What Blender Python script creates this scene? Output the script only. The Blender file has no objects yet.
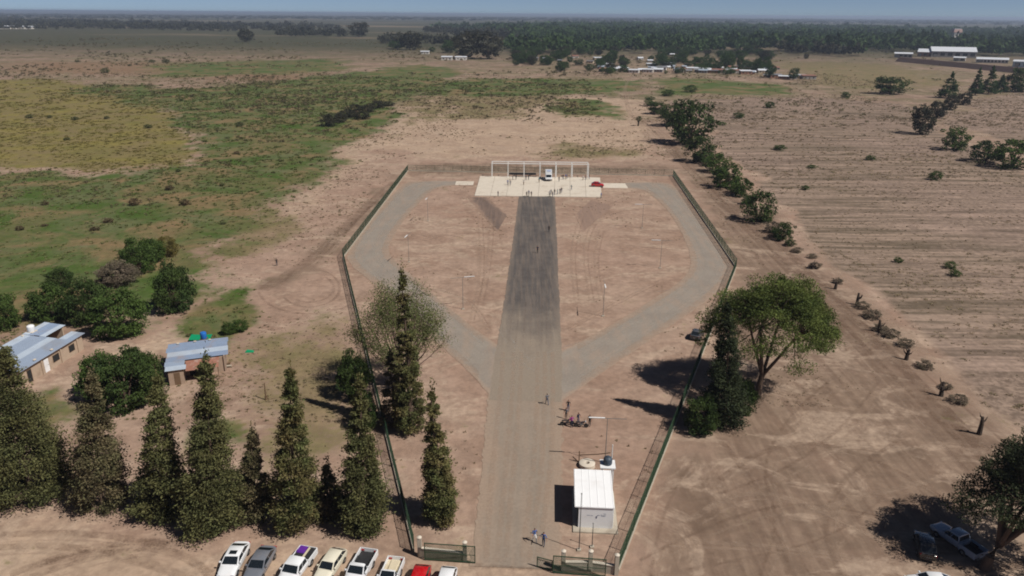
import bpy, bmesh, math, random
import numpy as np
from mathutils import Vector, Matrix

# ------------------------------------------------------------------ camera, sky, sun, exposure
R = math.radians
sc = bpy.context.scene
CAM_H, FPX, PITCH, ROLL = 50.0, 745.0, R(20.2), R(0.45)
cd = bpy.data.cameras.new('camera'); cam = bpy.data.objects.new('camera', cd)
sc.collection.objects.link(cam); sc.camera = cam
cd.sensor_width = 36.0; cd.lens = FPX / 1024 * 36.0
cd.clip_start = 0.5; cd.clip_end = 90000
CM = Matrix.Translation((0, 0, CAM_H)) @ Matrix.Rotation(math.pi / 2 - PITCH, 4, 'X') @ Matrix.Rotation(ROLL, 4, 'Z')
cam.matrix_world = CM

SUN_EL = R(51)
SHADOW = Vector((-0.88, 0.475, 0)).normalized()          # shadows fall to the left and away
w = bpy.data.worlds.new('World'); sc.world = w; w.use_nodes = True
nt = w.node_tree; bg = nt.nodes['Background']
sky = nt.nodes.new('ShaderNodeTexSky'); sky.sky_type = 'NISHITA'; sky.sun_disc = False
sky.sun_elevation = SUN_EL; sky.sun_rotation = math.atan2(-SHADOW.x, -SHADOW.y)
sky.altitude = 500; sky.air_density = 0.28; sky.dust_density = 0.25; sky.ozone_density = 0.5
nt.links.new(sky.outputs[0], bg.inputs[0]); bg.inputs[1].default_value = 0.05
sl = bpy.data.lights.new('sun', 'SUN'); sl.energy = 3.6; sl.angle = R(0.53); sl.color = (1, 0.955, 0.89)
so = bpy.data.objects.new('sun', sl); sc.collection.objects.link(so)
to_ground = SHADOW * math.cos(SUN_EL) + Vector((0, 0, -math.sin(SUN_EL)))
so.rotation_euler = to_ground.to_track_quat('-Z', 'Y').to_euler(); so.location = (60, -40, 90)
sc.view_settings.view_transform = 'Standard'; sc.view_settings.look = 'None'
sc.view_settings.gamma = 1; sc.view_settings.use_curve_mapping = False
sc.view_settings.exposure = 0.42
sc.render.engine = 'CYCLES'
sc.cycles.use_denoising = True
sc.cycles.max_bounces = 6; sc.cycles.diffuse_bounces = 3; sc.cycles.transparent_max_bounces = 24
sc.cycles.volume_bounces = 1
sc.cycles.filter_width = 1.9

# ------------------------------------------------------------------ helpers
C = sc.collection
M3 = CM.to_3x3()
def G(px, py, z=0.0):
    """the point at height z seen at that place of the photograph"""
    d = M3 @ Vector(((px - 512) / FPX, -(py - 288) / FPX, -1))
    t = (z - CAM_H) / d.z
    return Vector((d.x * t, d.y * t, z))
def ZAT(px, py, P):
    """height at which a vertical line through ground point P passes that image row"""
    d = M3 @ Vector(((px - 512) / FPX, -(py - 288) / FPX, -1))
    return CAM_H + P.y / d.y * d.z
def PXM(P):
    """pixels per metre at a point"""
    v = CM.inverted() @ Vector(P)
    return FPX / -v.z
def lin(c):
    c = c / 255.0
    return c / 12.92 if c <= 0.04045 else ((c + 0.055) / 1.055) ** 2.4
def S(r, g, b, k=0.92):
    return (lin(r) * k, lin(g) * k, lin(b) * k, 1)

def tag(o, label=None, cat=None, group=None, kind=None):
    if label: o['label'] = label
    if cat: o['category'] = cat
    if group: o['group'] = group
    if kind: o['kind'] = kind
    return o
def empty(name, loc=(0, 0, 0), rz=0.0, label=None, cat=None, group=None):
    o = bpy.data.objects.new(name, None); C.objects.link(o)
    o.location = loc; o.rotation_euler = (0, 0, rz); o.empty_display_size = 0.3
    return tag(o, label, cat, group)
def link(name, me, mat=None, parent=None, loc=None, rz=None, scale=None):
    o = bpy.data.objects.new(name, me); C.objects.link(o)
    if mat is not None and len(me.materials) == 0: me.materials.append(mat)
    if parent: o.parent = parent
    if loc is not None: o.location = loc
    if rz is not None: o.rotation_euler = (0, 0, rz)
    if scale is not None: o.scale = scale
    return o
def mesh_np(name, V, F, tint=None, smooth=False):
    V = np.asarray(V, dtype=np.float32); F = np.asarray(F, dtype=np.int32)
    me = bpy.data.meshes.new(name)
    me.vertices.add(len(V)); me.vertices.foreach_set('co', V.ravel())
    m, k = F.shape
    me.loops.add(m * k); me.loops.foreach_set('vertex_index', F.ravel())
    me.polygons.add(m); me.polygons.foreach_set('loop_start', np.arange(m, dtype=np.int32) * k)
    if smooth: me.polygons.foreach_set('use_smooth', np.ones(m, dtype=bool))
    me.update(); me.validate()
    if tint is not None:
        a = me.attributes.new('tint', 'FLOAT', 'POINT'); a.data.foreach_set('value', np.asarray(tint, dtype=np.float32))
    return me

class MB:
    """collects boxes, tubes and lofts; build() links them as one mesh object"""
    def __init__(s): s.v = []; s.f = []
    def add(s, vs, fs):
        n = len(s.v); s.v += [tuple(v) for v in vs]; s.f += [tuple(i + n for i in f) for f in fs]; return s
    def box(s, x0, x1, y0, y1, z0, z1):
        vs = [(x, y, z) for z in (z0, z1) for x, y in ((x0, y0), (x1, y0), (x1, y1), (x0, y1))]
        return s.add(vs, [(3, 2, 1, 0), (4, 5, 6, 7), (0, 1, 5, 4), (1, 2, 6, 5), (2, 3, 7, 6), (3, 0, 4, 7)])
    def tube(s, pts, rad, n=8, cap=True):
        pts = [Vector(p) for p in pts]
        if not hasattr(rad, '__len__'): rad = [rad] * len(pts)
        rings = []
        for i, p in enumerate(pts):
            d = (pts[min(i + 1, len(pts) - 1)] - pts[max(i - 1, 0)]).normalized()
            a = d.cross(Vector((0, 0, 1)) if abs(d.z) < .9 else Vector((1, 0, 0))).normalized(); b = d.cross(a)
            rings.append([p + (a * math.cos(t) + b * math.sin(t)) * rad[i] for t in [2 * math.pi * k / n for k in range(n)]])
        return s.loft(rings, cap)
    def loft(s, rings, cap=True):
        n = len(rings[0]); vs = [v for r in rings for v in r]; fs = []
        for i in range(len(rings) - 1):
            for k in range(n):
                a, b = i * n + k, i * n + (k + 1) % n
                fs.append((a, b, b + n, a + n))
        if cap: fs.append(tuple(range(n - 1, -1, -1))); fs.append(tuple(range((len(rings) - 1) * n, len(rings) * n)))
        return s.add(vs, fs)
    def lathe(s, prof, n=20, c=(0, 0)):
        return s.loft([[(c[0] + r * math.cos(2 * math.pi * k / n), c[1] + r * math.sin(2 * math.pi * k / n), z) for k in range(n)] for r, z in prof])
    def quad(s, a, b, c, d): return s.add([a, b, c, d], [(0, 1, 2, 3)])
    def mesh(s, name, smooth=False, bevel=0.0, fix=True):
        me = bpy.data.meshes.new(name); me.from_pydata(s.v, [], s.f)
        bm = bmesh.new(); bm.from_mesh(me)
        if bevel:
            bmesh.ops.remove_doubles(bm, verts=bm.verts, dist=1e-5)
            es = [e for e in bm.edges if len(e.link_faces) == 2 and e.calc_face_angle(0) > .5]
            bmesh.ops.bevel(bm, geom=es, offset=bevel, segments=2, affect='EDGES', clamp_overlap=True)
        if fix: bmesh.ops.recalc_face_normals(bm, faces=bm.faces)
        if smooth:
            for f in bm.faces: f.smooth = True
            for e in bm.edges:
                if len(e.link_faces) == 2 and e.calc_face_angle(0) > 0.7: e.smooth = False
        bm.to_mesh(me); bm.free(); me.update(); return me
    def build(s, name, mat, parent=None, smooth=False, bevel=0.0, loc=None, rz=None):
        return link(name, s.mesh(name, smooth, bevel), mat, parent, loc, rz)

# --- numpy value noise
def _h(ix, iy, seed):
    n = (ix * 374761393 + iy * 668265263 + seed * 974711) & 0xffffffff
    n = ((n ^ (n >> 13)) * 1274126177) & 0xffffffff
    return ((n ^ (n >> 16)) & 0xffff) / 65535.0
def vnoise(x, y, seed=0):
    ix = np.floor(x).astype(np.int64); iy = np.floor(y).astype(np.int64)
    fx, fy = x - ix, y - iy; fx = fx * fx * (3 - 2 * fx); fy = fy * fy * (3 - 2 * fy)
    a = _h(ix, iy, seed); b = _h(ix + 1, iy, seed); c = _h(ix, iy + 1, seed); d = _h(ix + 1, iy + 1, seed)
    return (a * (1 - fx) + b * fx) * (1 - fy) + (c * (1 - fx) + d * fx) * fy
def fbm(x, y, size, seed=0, octv=4):
    t, amp, tot = 0, 1.0, 0
    for o in range(octv):
        k = 2.03 ** o / size
        t = t + amp * vnoise(x * k + 17.3 * o, y * k - 9.1 * o, seed + o); tot += amp; amp *= .55
    return t / tot
def soft_poly(x, y, poly, soft):
    P = [(p.x, p.y) for p in poly]; n = len(P)
    inside = np.zeros(x.shape, bool); d2 = np.full(x.shape, 1e18)
    for i in range(n):
        (x1, y1), (x2, y2) = P[i], P[(i + 1) % n]
        if y1 != y2:
            c = ((y1 > y) != (y2 > y)) & (x < (x2 - x1) * (y - y1) / (y2 - y1) + x1)
            inside ^= c
        ex, ey = x2 - x1, y2 - y1
        t = np.clip(((x - x1) * ex + (y - y1) * ey) / (ex * ex + ey * ey + 1e-9), 0, 1)
        d2 = np.minimum(d2, (x - x1 - t * ex) ** 2 + (y - y1 - t * ey) ** 2)
    sd = np.sqrt(d2) * np.where(inside, 1, -1)
    t = np.clip(sd / (2 * soft) + .5, 0, 1)
    return t * t * (3 - 2 * t)

# ------------------------------------------------------------------ materials
class N:
    def __init__(s, name):
        s.m = bpy.data.materials.new(name); s.m.use_nodes = True
        s.t = s.m.node_tree; s.b = s.t.nodes['Principled BSDF']; s.out = s.t.nodes['Material Output']
    def n(s, typ, **k):
        nd = s.t.nodes.new(typ)
        for a, v in k.items(): setattr(nd, a, v)
        return nd
    def l(s, a, b): s.t.links.new(a, b)
    def val(s, inp, v):
        if hasattr(v, 'is_output') or isinstance(v, bpy.types.NodeSocket): s.l(v, inp)
        else: inp.default_value = v
    def coord(s): 
        if not hasattr(s, '_c'): s._c = s.n('ShaderNodeTexCoord').outputs['Object']
        return s._c
    def mapping(s, scale, rz=0.0):
        mp = s.n('ShaderNodeMapping'); s.l(s.coord(), mp.inputs[0]); mp.inputs['Scale'].default_value = scale
        mp.inputs['Rotation'].default_value = (0, 0, rz); return mp.outputs[0]
    def noise(s, scale, detail=4, rough=.55, vec=None, dist=0.0):
        t = s.n('ShaderNodeTexNoise'); s.l(vec or s.coord(), t.inputs['Vector'])
        t.inputs['Scale'].default_value = scale; t.inputs['Detail'].default_value = detail
        t.inputs['Roughness'].default_value = rough; t.inputs['Distortion'].default_value = dist
        return t.outputs['Fac']
    def math(s, op, a, b=0.5, clamp=False):
        m = s.n('ShaderNodeMath', operation=op); m.use_clamp = clamp
        s.val(m.inputs[0], a); s.val(m.inputs[1], b); return m.outputs[0]
    def step(s, v, lo, hi):
        m = s.n('ShaderNodeMapRange', interpolation_type='SMOOTHSTEP'); s.val(m.inputs[0], v)
        m.inputs[1].default_value = lo; m.inputs[2].default_value = hi; return m.outputs[0]
    def mix(s, f, a, b, typ='MIX'):
        m = s.n('ShaderNodeMix', data_type='RGBA', blend_type=typ)
        s.val(m.inputs[0], f); s.val(m.inputs[6], a); s.val(m.inputs[7], b); return m.outputs[2]
    def attr(s, name, out='Fac'):
        a = s.n('ShaderNodeAttribute', attribute_name=name); return a.outputs[out]
    def bump(s, h, strength=.3, dist=.05):
        b = s.n('ShaderNodeBump'); s.val(b.inputs['Height'], h); b.inputs['Strength'].default_value = strength
        b.inputs['Distance'].default_value = dist; s.l(b.outputs[0], s.b.inputs['Normal'])
    def fin(s, col, rough=.9, spec=.2, metal=0.0):
        s.val(s.b.inputs['Base Color'], col); s.val(s.b.inputs['Roughness'], rough)
        s.b.inputs['Specular IOR Level'].default_value = spec; s.b.inputs['Metallic'].default_value = metal
        return s.m
def shade(c, k): return (c[0] * k, c[1] * k, c[2] * k, 1)

def plain(name, c, rough=.7, var=.14, scale=3.0, dirt=None, dirt_amt=.35, bump=0.0, metal=0.0, spec=.3):
    n = N(name); f = n.noise(scale, 4)
    col = n.mix(f, shade(c, 1 - var), shade(c, 1 + var))
    if dirt is not None:
        d = n.step(n.noise(scale * .37, 5, .65), .5, .75)
        col = n.mix(n.math('MULTIPLY', d, dirt_amt), col, dirt)
    if bump: n.bump(n.noise(scale * 4, 3), bump, .02)
    return n.fin(col, rough, spec, metal)
def foliage(name, c, c2, trans=.22, var=.5, dim=.8):
    n = N(name); t = n.attr('tint')
    big = n.noise(.45, 3); c, c2 = shade(c, dim), shade(c2, dim)
    col = n.mix(n.step(big, .35, .65), c, c2)
    col = n.mix(t, shade_mix(n, col, 1 - var), shade_mix(n, col, 1 + var))
    n.fin(col, .75, .15)
    tr = n.n('ShaderNodeBsdfTranslucent'); n.l(col, tr.inputs['Color'])
    mx = n.n('ShaderNodeMixShader'); mx.inputs[0].default_value = trans
    n.l(n.b.outputs[0], mx.inputs[1]); n.l(tr.outputs[0], mx.inputs[2]); n.l(mx.outputs[0], n.out.inputs['Surface'])
    return n.m
def shade_mix(n, col, k):
    return n.mix(1.0, col, (k, k, k, 1), 'MULTIPLY')
def paint(name, c, dusty=.18):
    n = N(name); d = n.step(n.noise(1.6, 5, .6), .42, .75)
    col = n.mix(n.math('MULTIPLY', d, dusty), c, S(150, 125, 105))
    n.fin(col, n.math('ADD', n.math('MULTIPLY', d, .25), .25), .5)
    n.b.inputs['Coat Weight'].default_value = .6; n.b.inputs['Coat Roughness'].default_value = .08
    return n.m

DIRT = S(160, 133, 112)
MAT = {}
MAT['concrete'] = plain('concrete', S(208, 197, 181), .9, .08, .6, S(160, 140, 120), .5)
MAT['old_concrete'] = plain('old_concrete', S(176, 166, 150), .9, .12, 1.2, S(120, 105, 92), .5)
MAT['white_paint'] = plain('white_paint', (.74, .74, .74, 1), .6, .05, 1.2, S(160, 146, 132), .35)
MAT['roof_white'] = plain('roof_white', (.82, .82, .82, 1), .55, .03, 1.0, S(190, 180, 170), .25)
MAT['white_steel'] = plain('white_steel', (.72, .72, .70, 1), .5, .05, 2.0, S(150, 140, 130), .2)
MAT['green_steel'] = plain('green_steel', S(38, 66, 46), .55, .15, 2.0, DIRT, .2)
MAT['dark_steel'] = plain('dark_steel', (.05, .05, .05, 1), .5, .1, 3.0)
MAT['galvanised'] = plain('galvanised', S(140, 140, 138), .45, .12, 2.0, metal=.4)
MAT['dark_tank'] = plain('dark_tank', (.05, .07, .095, 1), .5, .15, 3.0, DIRT, .15)
MAT['blue_plastic'] = plain('blue_plastic', S(40, 110, 190), .5, .1, 3.0)
MAT['green_tarp'] = plain('green_tarp', S(10, 140, 95), .6, .12, 1.5, bump=.4)
MAT['rust'] = plain('rust', S(150, 105, 88), .85, .25, 2.5, S(200, 190, 180), .6)
MAT['zinc_roof'] = plain('zinc_roof', S(158, 172, 192), .5, .1, .7, S(150, 140, 132), .45, metal=.25)
MAT['zinc_roof_worn'] = plain('zinc_roof_worn', S(138, 154, 178), .6, .16, 1.1, S(165, 140, 122), .8, metal=.15)
MAT['zinc_light'] = plain('zinc_roof_light', S(186, 198, 212), .5, .1, .7, S(160, 150, 142), .4, metal=.2)
MAT['adobe'] = plain('adobe', S(176, 156, 136), .95, .16, 1.4, S(130, 110, 94), .5, bump=.3)
MAT['brick_wall'] = plain('brick_wall', S(164, 142, 124), .95, .18, 1.6, S(110, 85, 70), .5, bump=.3)
MAT['dark_hole'] = plain('dark_hole', (.02, .02, .02, 1), .9, .2)
MAT['wood'] = plain('wood', S(110, 88, 68), .9, .2, 4.0)
MAT['bark'] = plain('bark', S(92, 76, 64), .95, .25, 5.0, bump=.5)
MAT['bark_pale'] = plain('bark_pale', S(120, 98, 90), .95, .2, 5.0, bump=.4)
MAT['stump'] = plain('stump', S(70, 60, 52), .95, .25, 4.0, bump=.5)
MAT['asphalt_dark'] = None
MAT['glass'] = None
n = N('car_glass'); n.fin((.012, .016, .02, 1), .06, .6); n.b.inputs['Coat Weight'].default_value = .3; MAT['glass'] = n.m
n = N('window_pane'); n.fin((.03, .035, .04, 1), .1, .5); MAT['pane'] = n.m
MAT['rubber'] = plain('rubber', (.022, .022, .022, 1), .85, .15, 6.0, DIRT, .25)
MAT['rim'] = plain('rim', S(170, 172, 175), .35, .08, 4.0, metal=.7)
MAT['lamp_clear'] = plain('headlamp_glass', (.6, .62, .65, 1), .15, .03)
MAT['lamp_red'] = plain('tail_lamp', (.35, .01, .01, 1), .25, .05)
MAT['plastic'] = plain('black_plastic', (.025, .025, .027, 1), .6, .1)
MAT['purple_tarp'] = plain('purple_tarp', S(92, 40, 140), .7, .12, 3.0)
MAT['sand_load'] = plain('sand_load', S(205, 192, 165), .95, .12, 3.0, bump=.4)
MAT['leaf_conifer'] = foliage('conifer_needles', S(106, 104, 66), S(92, 95, 60), .2, .5, .96)
MAT['leaf_conifer_brown'] = foliage('browning_conifer_needles', S(116, 104, 78), S(98, 96, 66), .2, .5, .92)
MAT['leaf_cypress'] = foliage('cypress_needles', S(96, 102, 62), S(114, 104, 68), .2, .5, .96)
MAT['leaf_pine'] = foliage('pine_needles', S(108, 118, 62), S(92, 106, 56), .25, .4, 1.0)
MAT['leaf_pine_dark'] = foliage('dark_pine_needles', S(74, 82, 54), S(60, 70, 47), .15, .5)
MAT['leaf_pale'] = foliage('pale_spring_leaves', S(128, 132, 84), S(112, 122, 74), .3, .3)
MAT['leaf_bush'] = foliage('bush_leaves', S(78, 94, 48), S(64, 84, 44), .2, .45)
MAT['leaf_bright'] = foliage('bright_bush_leaves', S(90, 112, 54), S(78, 98, 50), .25, .4)
MAT['leaf_grey'] = foliage('grey_scrub_twigs', S(136, 122, 106), S(116, 108, 88), .35, .35, .95)
MAT['leaf_far'] = foliage('far_tree_leaves', S(72, 94, 50), S(60, 80, 46), .2, .45, .9)
MAT['leaf_far_brown'] = foliage('eucalyptus_leaves', S(78, 76, 60), S(64, 68, 54), .12, .4)
MAT['grass'] = foliage('marsh_grass', S(104, 120, 60), S(132, 126, 90), .4, .3, .92)
MAT['grass_yellow'] = foliage('yellow_grass', S(148, 136, 78), S(128, 120, 72), .4, .25, .8)
MAT['weeds'] = foliage('dry_weeds', S(158, 138, 114), S(132, 122, 94), .4, .3, .95)
MAT['skin'] = plain('skin', S(170, 120, 95), .6, .05)
MAT['hair'] = plain('hair', (.02, .015, .012, 1), .7, .1)
def cloth(name, c): return plain(name, c, .9, .12, 8.0)
CLOTH = {k: cloth(k + '_cloth', c) for k, c in dict(blue=S(70, 95, 150), navy=S(34, 40, 62), white=S(225, 225, 225), black=(.02, .02, .022, 1),
         grey=S(110, 112, 118), purple=S(150, 60, 130), jeans=S(58, 72, 102), khaki=S(140, 122, 96), red=S(170, 40, 40), teal=S(60, 120, 130)).items()}

# ------------------------------------------------------------------ ground zones (all in metres on the ground)
def PG(pts): return [G(*p) for p in pts]
ZONES = dict(
 green=[(PG([(-60, 172), (100, 175), (185, 165), (200, 135), (160, 108), (60, 92), (100, 84), (200, 88), (300, 78), (420, 64), (470, 72), (445, 84), (400, 108), (352, 152), (310, 186), (262, 214), (222, 255), (205, 285), (150, 318), (100, 320), (0, 335), (-60, 340)]), 7),
        (PG([(150, 64), (345, 58), (345, 72), (150, 78)]), 14), (PG([(420, 80), (520, 78), (640, 80), (640, 92), (520, 97), (430, 96)]), 8),
        (PG([(545, 99), (615, 102), (622, 120), (565, 116)]), 7), (PG([(650, 79), (700, 78), (790, 86), (780, 95), (655, 95)]), 8),
        (PG([(190, 410), (262, 418), (255, 445), (185, 440)]), 1.6), (PG([(178, 316), (245, 285), (262, 318), (225, 345), (168, 332)]), 2.2),
        (PG([(20, 400), (60, 380), (75, 400), (40, 430)]), 1.6), (PG([(335, 100), (400, 92), (390, 118), (330, 130)]), 8)],
 olive=[(PG([(770, 60), (900, 64), (970, 84), (860, 92), (790, 80)]), 18), (PG([(690, 98), (790, 98), (800, 106), (700, 108)]), 6),
        (PG([(760, 134), (900, 138), (900, 150), (765, 146)]), 6), (PG([(545, 160), (545, 140), (640, 150), (640, 158)]), 5),
        (PG([(410, 100), (440, 96), (450, 112), (400, 130)]), 6), (PG([(235, 340), (340, 320), (372, 420), (300, 500), (250, 440)]), 5), (PG([(205, 225), (280, 205), (300, 235), (230, 262)]), 4), (PG([(430, 84), (560, 96), (520, 118), (440, 120)]), 9)],
 yellow=[(PG([(-60, 76), (60, 80), (130, 95), (192, 122), (194, 150), (178, 167), (95, 171), (-60, 166)]), 6)],
 red=[(PG([(-40, 210), (45, 222), (62, 262), (40, 286), (-40, 300)]), 4), (PG([(25, 222), (60, 218), (58, 230), (25, 234)]), 2.5), (PG([(215, 150), (245, 148), (240, 160), (215, 160)]), 3),
      (PG([(0, 60), (180, 62), (340, 72), (300, 84), (120, 76), (0, 74)]), 30)],
 field=[(PG([(655, 100), (790, 97), (905, 104), (1040, 190), (1100, 260), (1100, 470), (985, 402), (900, 320), (820, 245), (748, 170), (700, 120)]), 3),
        (PG([(935, 120), (990, 94), (1100, 90), (1100, 150), (1000, 138)]), 5)],
 dark=[(PG([(625, 600), (640, 500), (700, 420), (740, 290), (690, 180), (660, 140), (700, 150), (760, 205), (860, 302), (950, 385), (1100, 500), (1100, 620)]), 4),
       (PG([(410, 164), (680, 166), (680, 174), (410, 174)]), 4), (PG([(345, 245), (405, 175), (398, 172), (300, 255), (250, 290), (285, 290)]), 3)],
 pale=[(PG([(395, 110), (440, 96), (640, 98), (650, 130), (645, 160), (410, 160), (380, 150), (300, 215), (250, 235)]), 6),
       (PG([(0, 515), (200, 545), (420, 552), (560, 568), (400, 640), (-100, 640), (-100, 500)]), 4),
       (PG([(115, 345), (160, 335), (190, 310), (210, 330), (170, 345), (140, 362), (110, 372), (90, 360)]), 2)],
)
WARP = 9.0
def zone(name, x, y):
    s = np.clip(np.hypot(x, y) / 250, .25, 3)
    wx = x + (fbm(x, y, 22, 5) - .5) * WARP * 2 * s; wy = y + (fbm(x, y, 22, 9) - .5) * WARP * 2.4 * s
    m = np.zeros(x.shape)
    for poly, soft in ZONES[name]: m = np.maximum(m, soft_poly(wx, wy, poly, soft * 1.8))
    return m

def axis(a, b, fine, dense_step, far, grow):
    lo = list(np.arange(a, b + .01, dense_step)); st, v = dense_step, b
    hi = []
    while v < far: st *= grow; v += st; hi.append(v)
    return lo, hi
xm, xh = axis(-130, 130, 0, 1.25, 45000, 1.045)
xs = np.array([-v for v in xh[::-1]] + xm + xh)
ym, yh = axis(35, 330, 0, 1.25, 45000, 1.03)
ys = np.array([-3000, -800, -200, -60, 0, 20] + ym + yh, dtype=float)
X, Y = np.meshgrid(xs, ys)
nx, ny = len(xs), len(ys)
Z = (fbm(X, Y, 14, 31, 3) - .5) * .22 + (fbm(X, Y, 3.2, 33, 2) - .5) * .05
Z *= np.clip(1.6 - np.hypot(X, Y) / 400, 0, 1)
# level the ground below the built compound
LEVEL = PG([(400, 600), (335, 250), (400, 160), (680, 160), (745, 265), (690, 390), (632, 600)])
lev = soft_poly(X, Y, LEVEL, 3.0); Z = Z * (1 - lev) - .03 * lev
idx = np.arange(nx * ny).reshape(ny, nx)
F4 = np.stack([idx[:-1, :-1], idx[:-1, 1:], idx[1:, 1:], idx[1:, :-1]], -1).reshape(-1, 4)
gme = mesh_np('ground', np.stack([X, Y, Z], -1).reshape(-1, 3), F4, smooth=True)
Zf = Z
def ground_z(x, y):
    i = int(np.clip(np.searchsorted(xs, x) - 1, 0, nx - 2)); j = int(np.clip(np.searchsorted(ys, y) - 1, 0, ny - 2))
    a = (x - xs[i]) / (xs[i + 1] - xs[i]); b = (y - ys[j]) / (ys[j + 1] - ys[j])
    return float((Zf[j, i] * (1 - a) + Zf[j, i + 1] * a) * (1 - b) + (Zf[j + 1, i] * (1 - a) + Zf[j + 1, i + 1] * a) * b)
def ground_zn(x, y):
    i = np.clip(np.searchsorted(xs, x) - 1, 0, nx - 2); j = np.clip(np.searchsorted(ys, y) - 1, 0, ny - 2)
    a = (x - xs[i]) / (xs[i + 1] - xs[i]); b = (y - ys[j]) / (ys[j + 1] - ys[j])
    return (Zf[j, i] * (1 - a) + Zf[j, i + 1] * a) * (1 - b) + (Zf[j + 1, i] * (1 - a) + Zf[j + 1, i + 1] * a) * b
def on(px, py):
    P = G(px, py); P.z = ground_z(P.x, P.y); return P
for nm in ZONES:
    a = gme.attributes.new(nm, 'FLOAT', 'POINT'); a.data.foreach_set('value', zone(nm, X, Y).astype(np.float32).ravel())

n = N('ground_soil')
big = n.noise(.018, 6, .6); mid = n.noise(.11, 6, .62); fine = n.noise(.9, 5, .65); grit = n.noise(6.0, 3, .6)
dist_y = n.n('ShaderNodeSeparateXYZ'); n.l(n.coord(), dist_y.inputs[0])
mid2 = n.noise(.045, 6, .65, dist=.8)
col = n.mix(n.step(mid, .32, .68), S(146, 121, 104), S(174, 149, 131))
col = n.mix(n.step(big, .35, .65), col, n.mix(n.step(mid2, .4, .62), S(154, 127, 110), S(168, 142, 125)))
dry = n.math('MULTIPLY', n.step(dist_y.outputs[1], 280, 420), n.step(mid2, .28, .52))
col = n.mix(dry, col, n.mix(n.step(big, .42, .56), S(140, 118, 102), S(120, 108, 84)))
mot = n.step(n.noise(1.0, 6, .7, n.mapping((.012, .02, 1)), .5), .48, .6)
col = n.mix(n.math('MULTIPLY', n.math('MULTIPLY', n.step(dist_y.outputs[1], 330, 520), mot), .75), col, n.mix(n.step(mid, .4, .6), S(100, 96, 68), S(128, 106, 88)))
def masked(col, a, soil, soil2, k=.9, lo=.42, hi=.62):
    m = n.math('ADD', n.attr(a), n.math('MULTIPLY', n.math('SUBTRACT', n.math('ADD', n.math('MULTIPLY', mid, .65), n.math('MULTIPLY', fine, .35)), .5), k * 1.7))
    return n.mix(n.step(m, lo, hi), col, n.mix(n.step(n.noise(.07, 5, .6, dist=.6), .35, .65), soil, soil2))
col = masked(col, 'pale', S(182, 158, 136), S(168, 144, 124), 1.8, .25, 1.0)
col = masked(col, 'dark', n.mix(n.step(n.noise(1.0, 5, .6, n.mapping((.55, .035, 1))), .38, .62), S(120, 100, 85), S(140, 119, 102)), n.mix(n.step(n.noise(1.0, 5, .6, n.mapping((.9, .05, 1), R(18))), .4, .6), S(126, 105, 90), S(144, 123, 106)), 1.7, .2, 1.0)
blot = n.step(n.noise(1.0, 6, .72, n.mapping((.07, .11, 1), R(25)), .9), .5, .6)
col = n.mix(n.math('MULTIPLY', blot, .55), col, n.mix(n.step(fine, .35, .65), S(172, 150, 131), S(186, 164, 144)))
col = masked(col, 'red', S(130, 104, 82), S(138, 116, 94), 1.8, .3, 1.0)
col = masked(col, 'olive', S(118, 110, 76), S(136, 118, 92), 2.2, .3, 1.0)
col = masked(col, 'yellow', n.mix(n.step(mid2, .42, .6), S(132, 121, 68), S(114, 108, 62)), S(126, 112, 78), 1.5, .35, .8)
col = masked(col, 'green', n.mix(n.step(mid2, .4, .58), S(100, 100, 64), S(70, 92, 38)), n.mix(n.step(mid2, .42, .54), S(130, 110, 80), S(100, 104, 70)), 1.7, .25, .85)
# the old vineyard: rows across, grey weeds between bare strips
rows = n.noise(1.0, 4, .6, n.mapping((.02, .26, 1), R(-2)))
rows2 = n.noise(1.0, 5, .6, n.mapping((.05, .8, 1), R(-2)))
rr = n.math('ADD', n.math('MULTIPLY', rows, .6), n.math('MULTIPLY', rows2, .4))
fcol = n.mix(n.step(rr, .4, .6), S(112, 96, 84), S(166, 143, 128))
fcol = n.mix(n.math('MULTIPLY', n.step(n.noise(.06, 5, .65), .36, .6), .85), fcol, n.mix(n.step(fine, .4, .6), S(120, 103, 90), S(150, 130, 115)))
fcol = n.mix(n.step(big, .4, .62), fcol, n.mix(n.step(rr, .42, .58), S(106, 93, 78), S(156, 135, 119)))
col = n.mix(n.step(n.attr('field'), .3, .7), col, fcol)
# far farmland: woods and pale fields in patches
far = n.step(dist_y.outputs[1], 700, 1300)
patch = n.step(n.noise(1.0, 3, .5, n.mapping((.0009, .0022, 1))), .56, .62)
col = n.mix(n.math('MULTIPLY', far, .8), col, n.mix(patch, S(52, 62, 44), S(118, 106, 88)))
col = n.mix(n.math('MULTIPLY', n.step(grit, .45, .7), .25), col, shade_mix(n, col, .75))
col = n.mix(n.step(fine, .3, .7), shade_mix(n, col, .84), shade_mix(n, col, 1.1))
col = n.mix(n.math('MULTIPLY', n.step(n.noise(1.7, 6, .75), .58, .68), .35), col, shade_mix(n, col, .62))
col = n.mix(n.step(n.noise(.3, 5, .7), .36, .64), shade_mix(n, col, .88), shade_mix(n, col, 1.06))
n.bump(n.math('ADD', n.math('MULTIPLY', fine, .7), n.math('MULTIPLY', grit, .3)), .5, .12)
n.fin(col, .97, .1); gme.materials.append(n.m)
tag(link('ground', gme), kind='structure')

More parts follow.
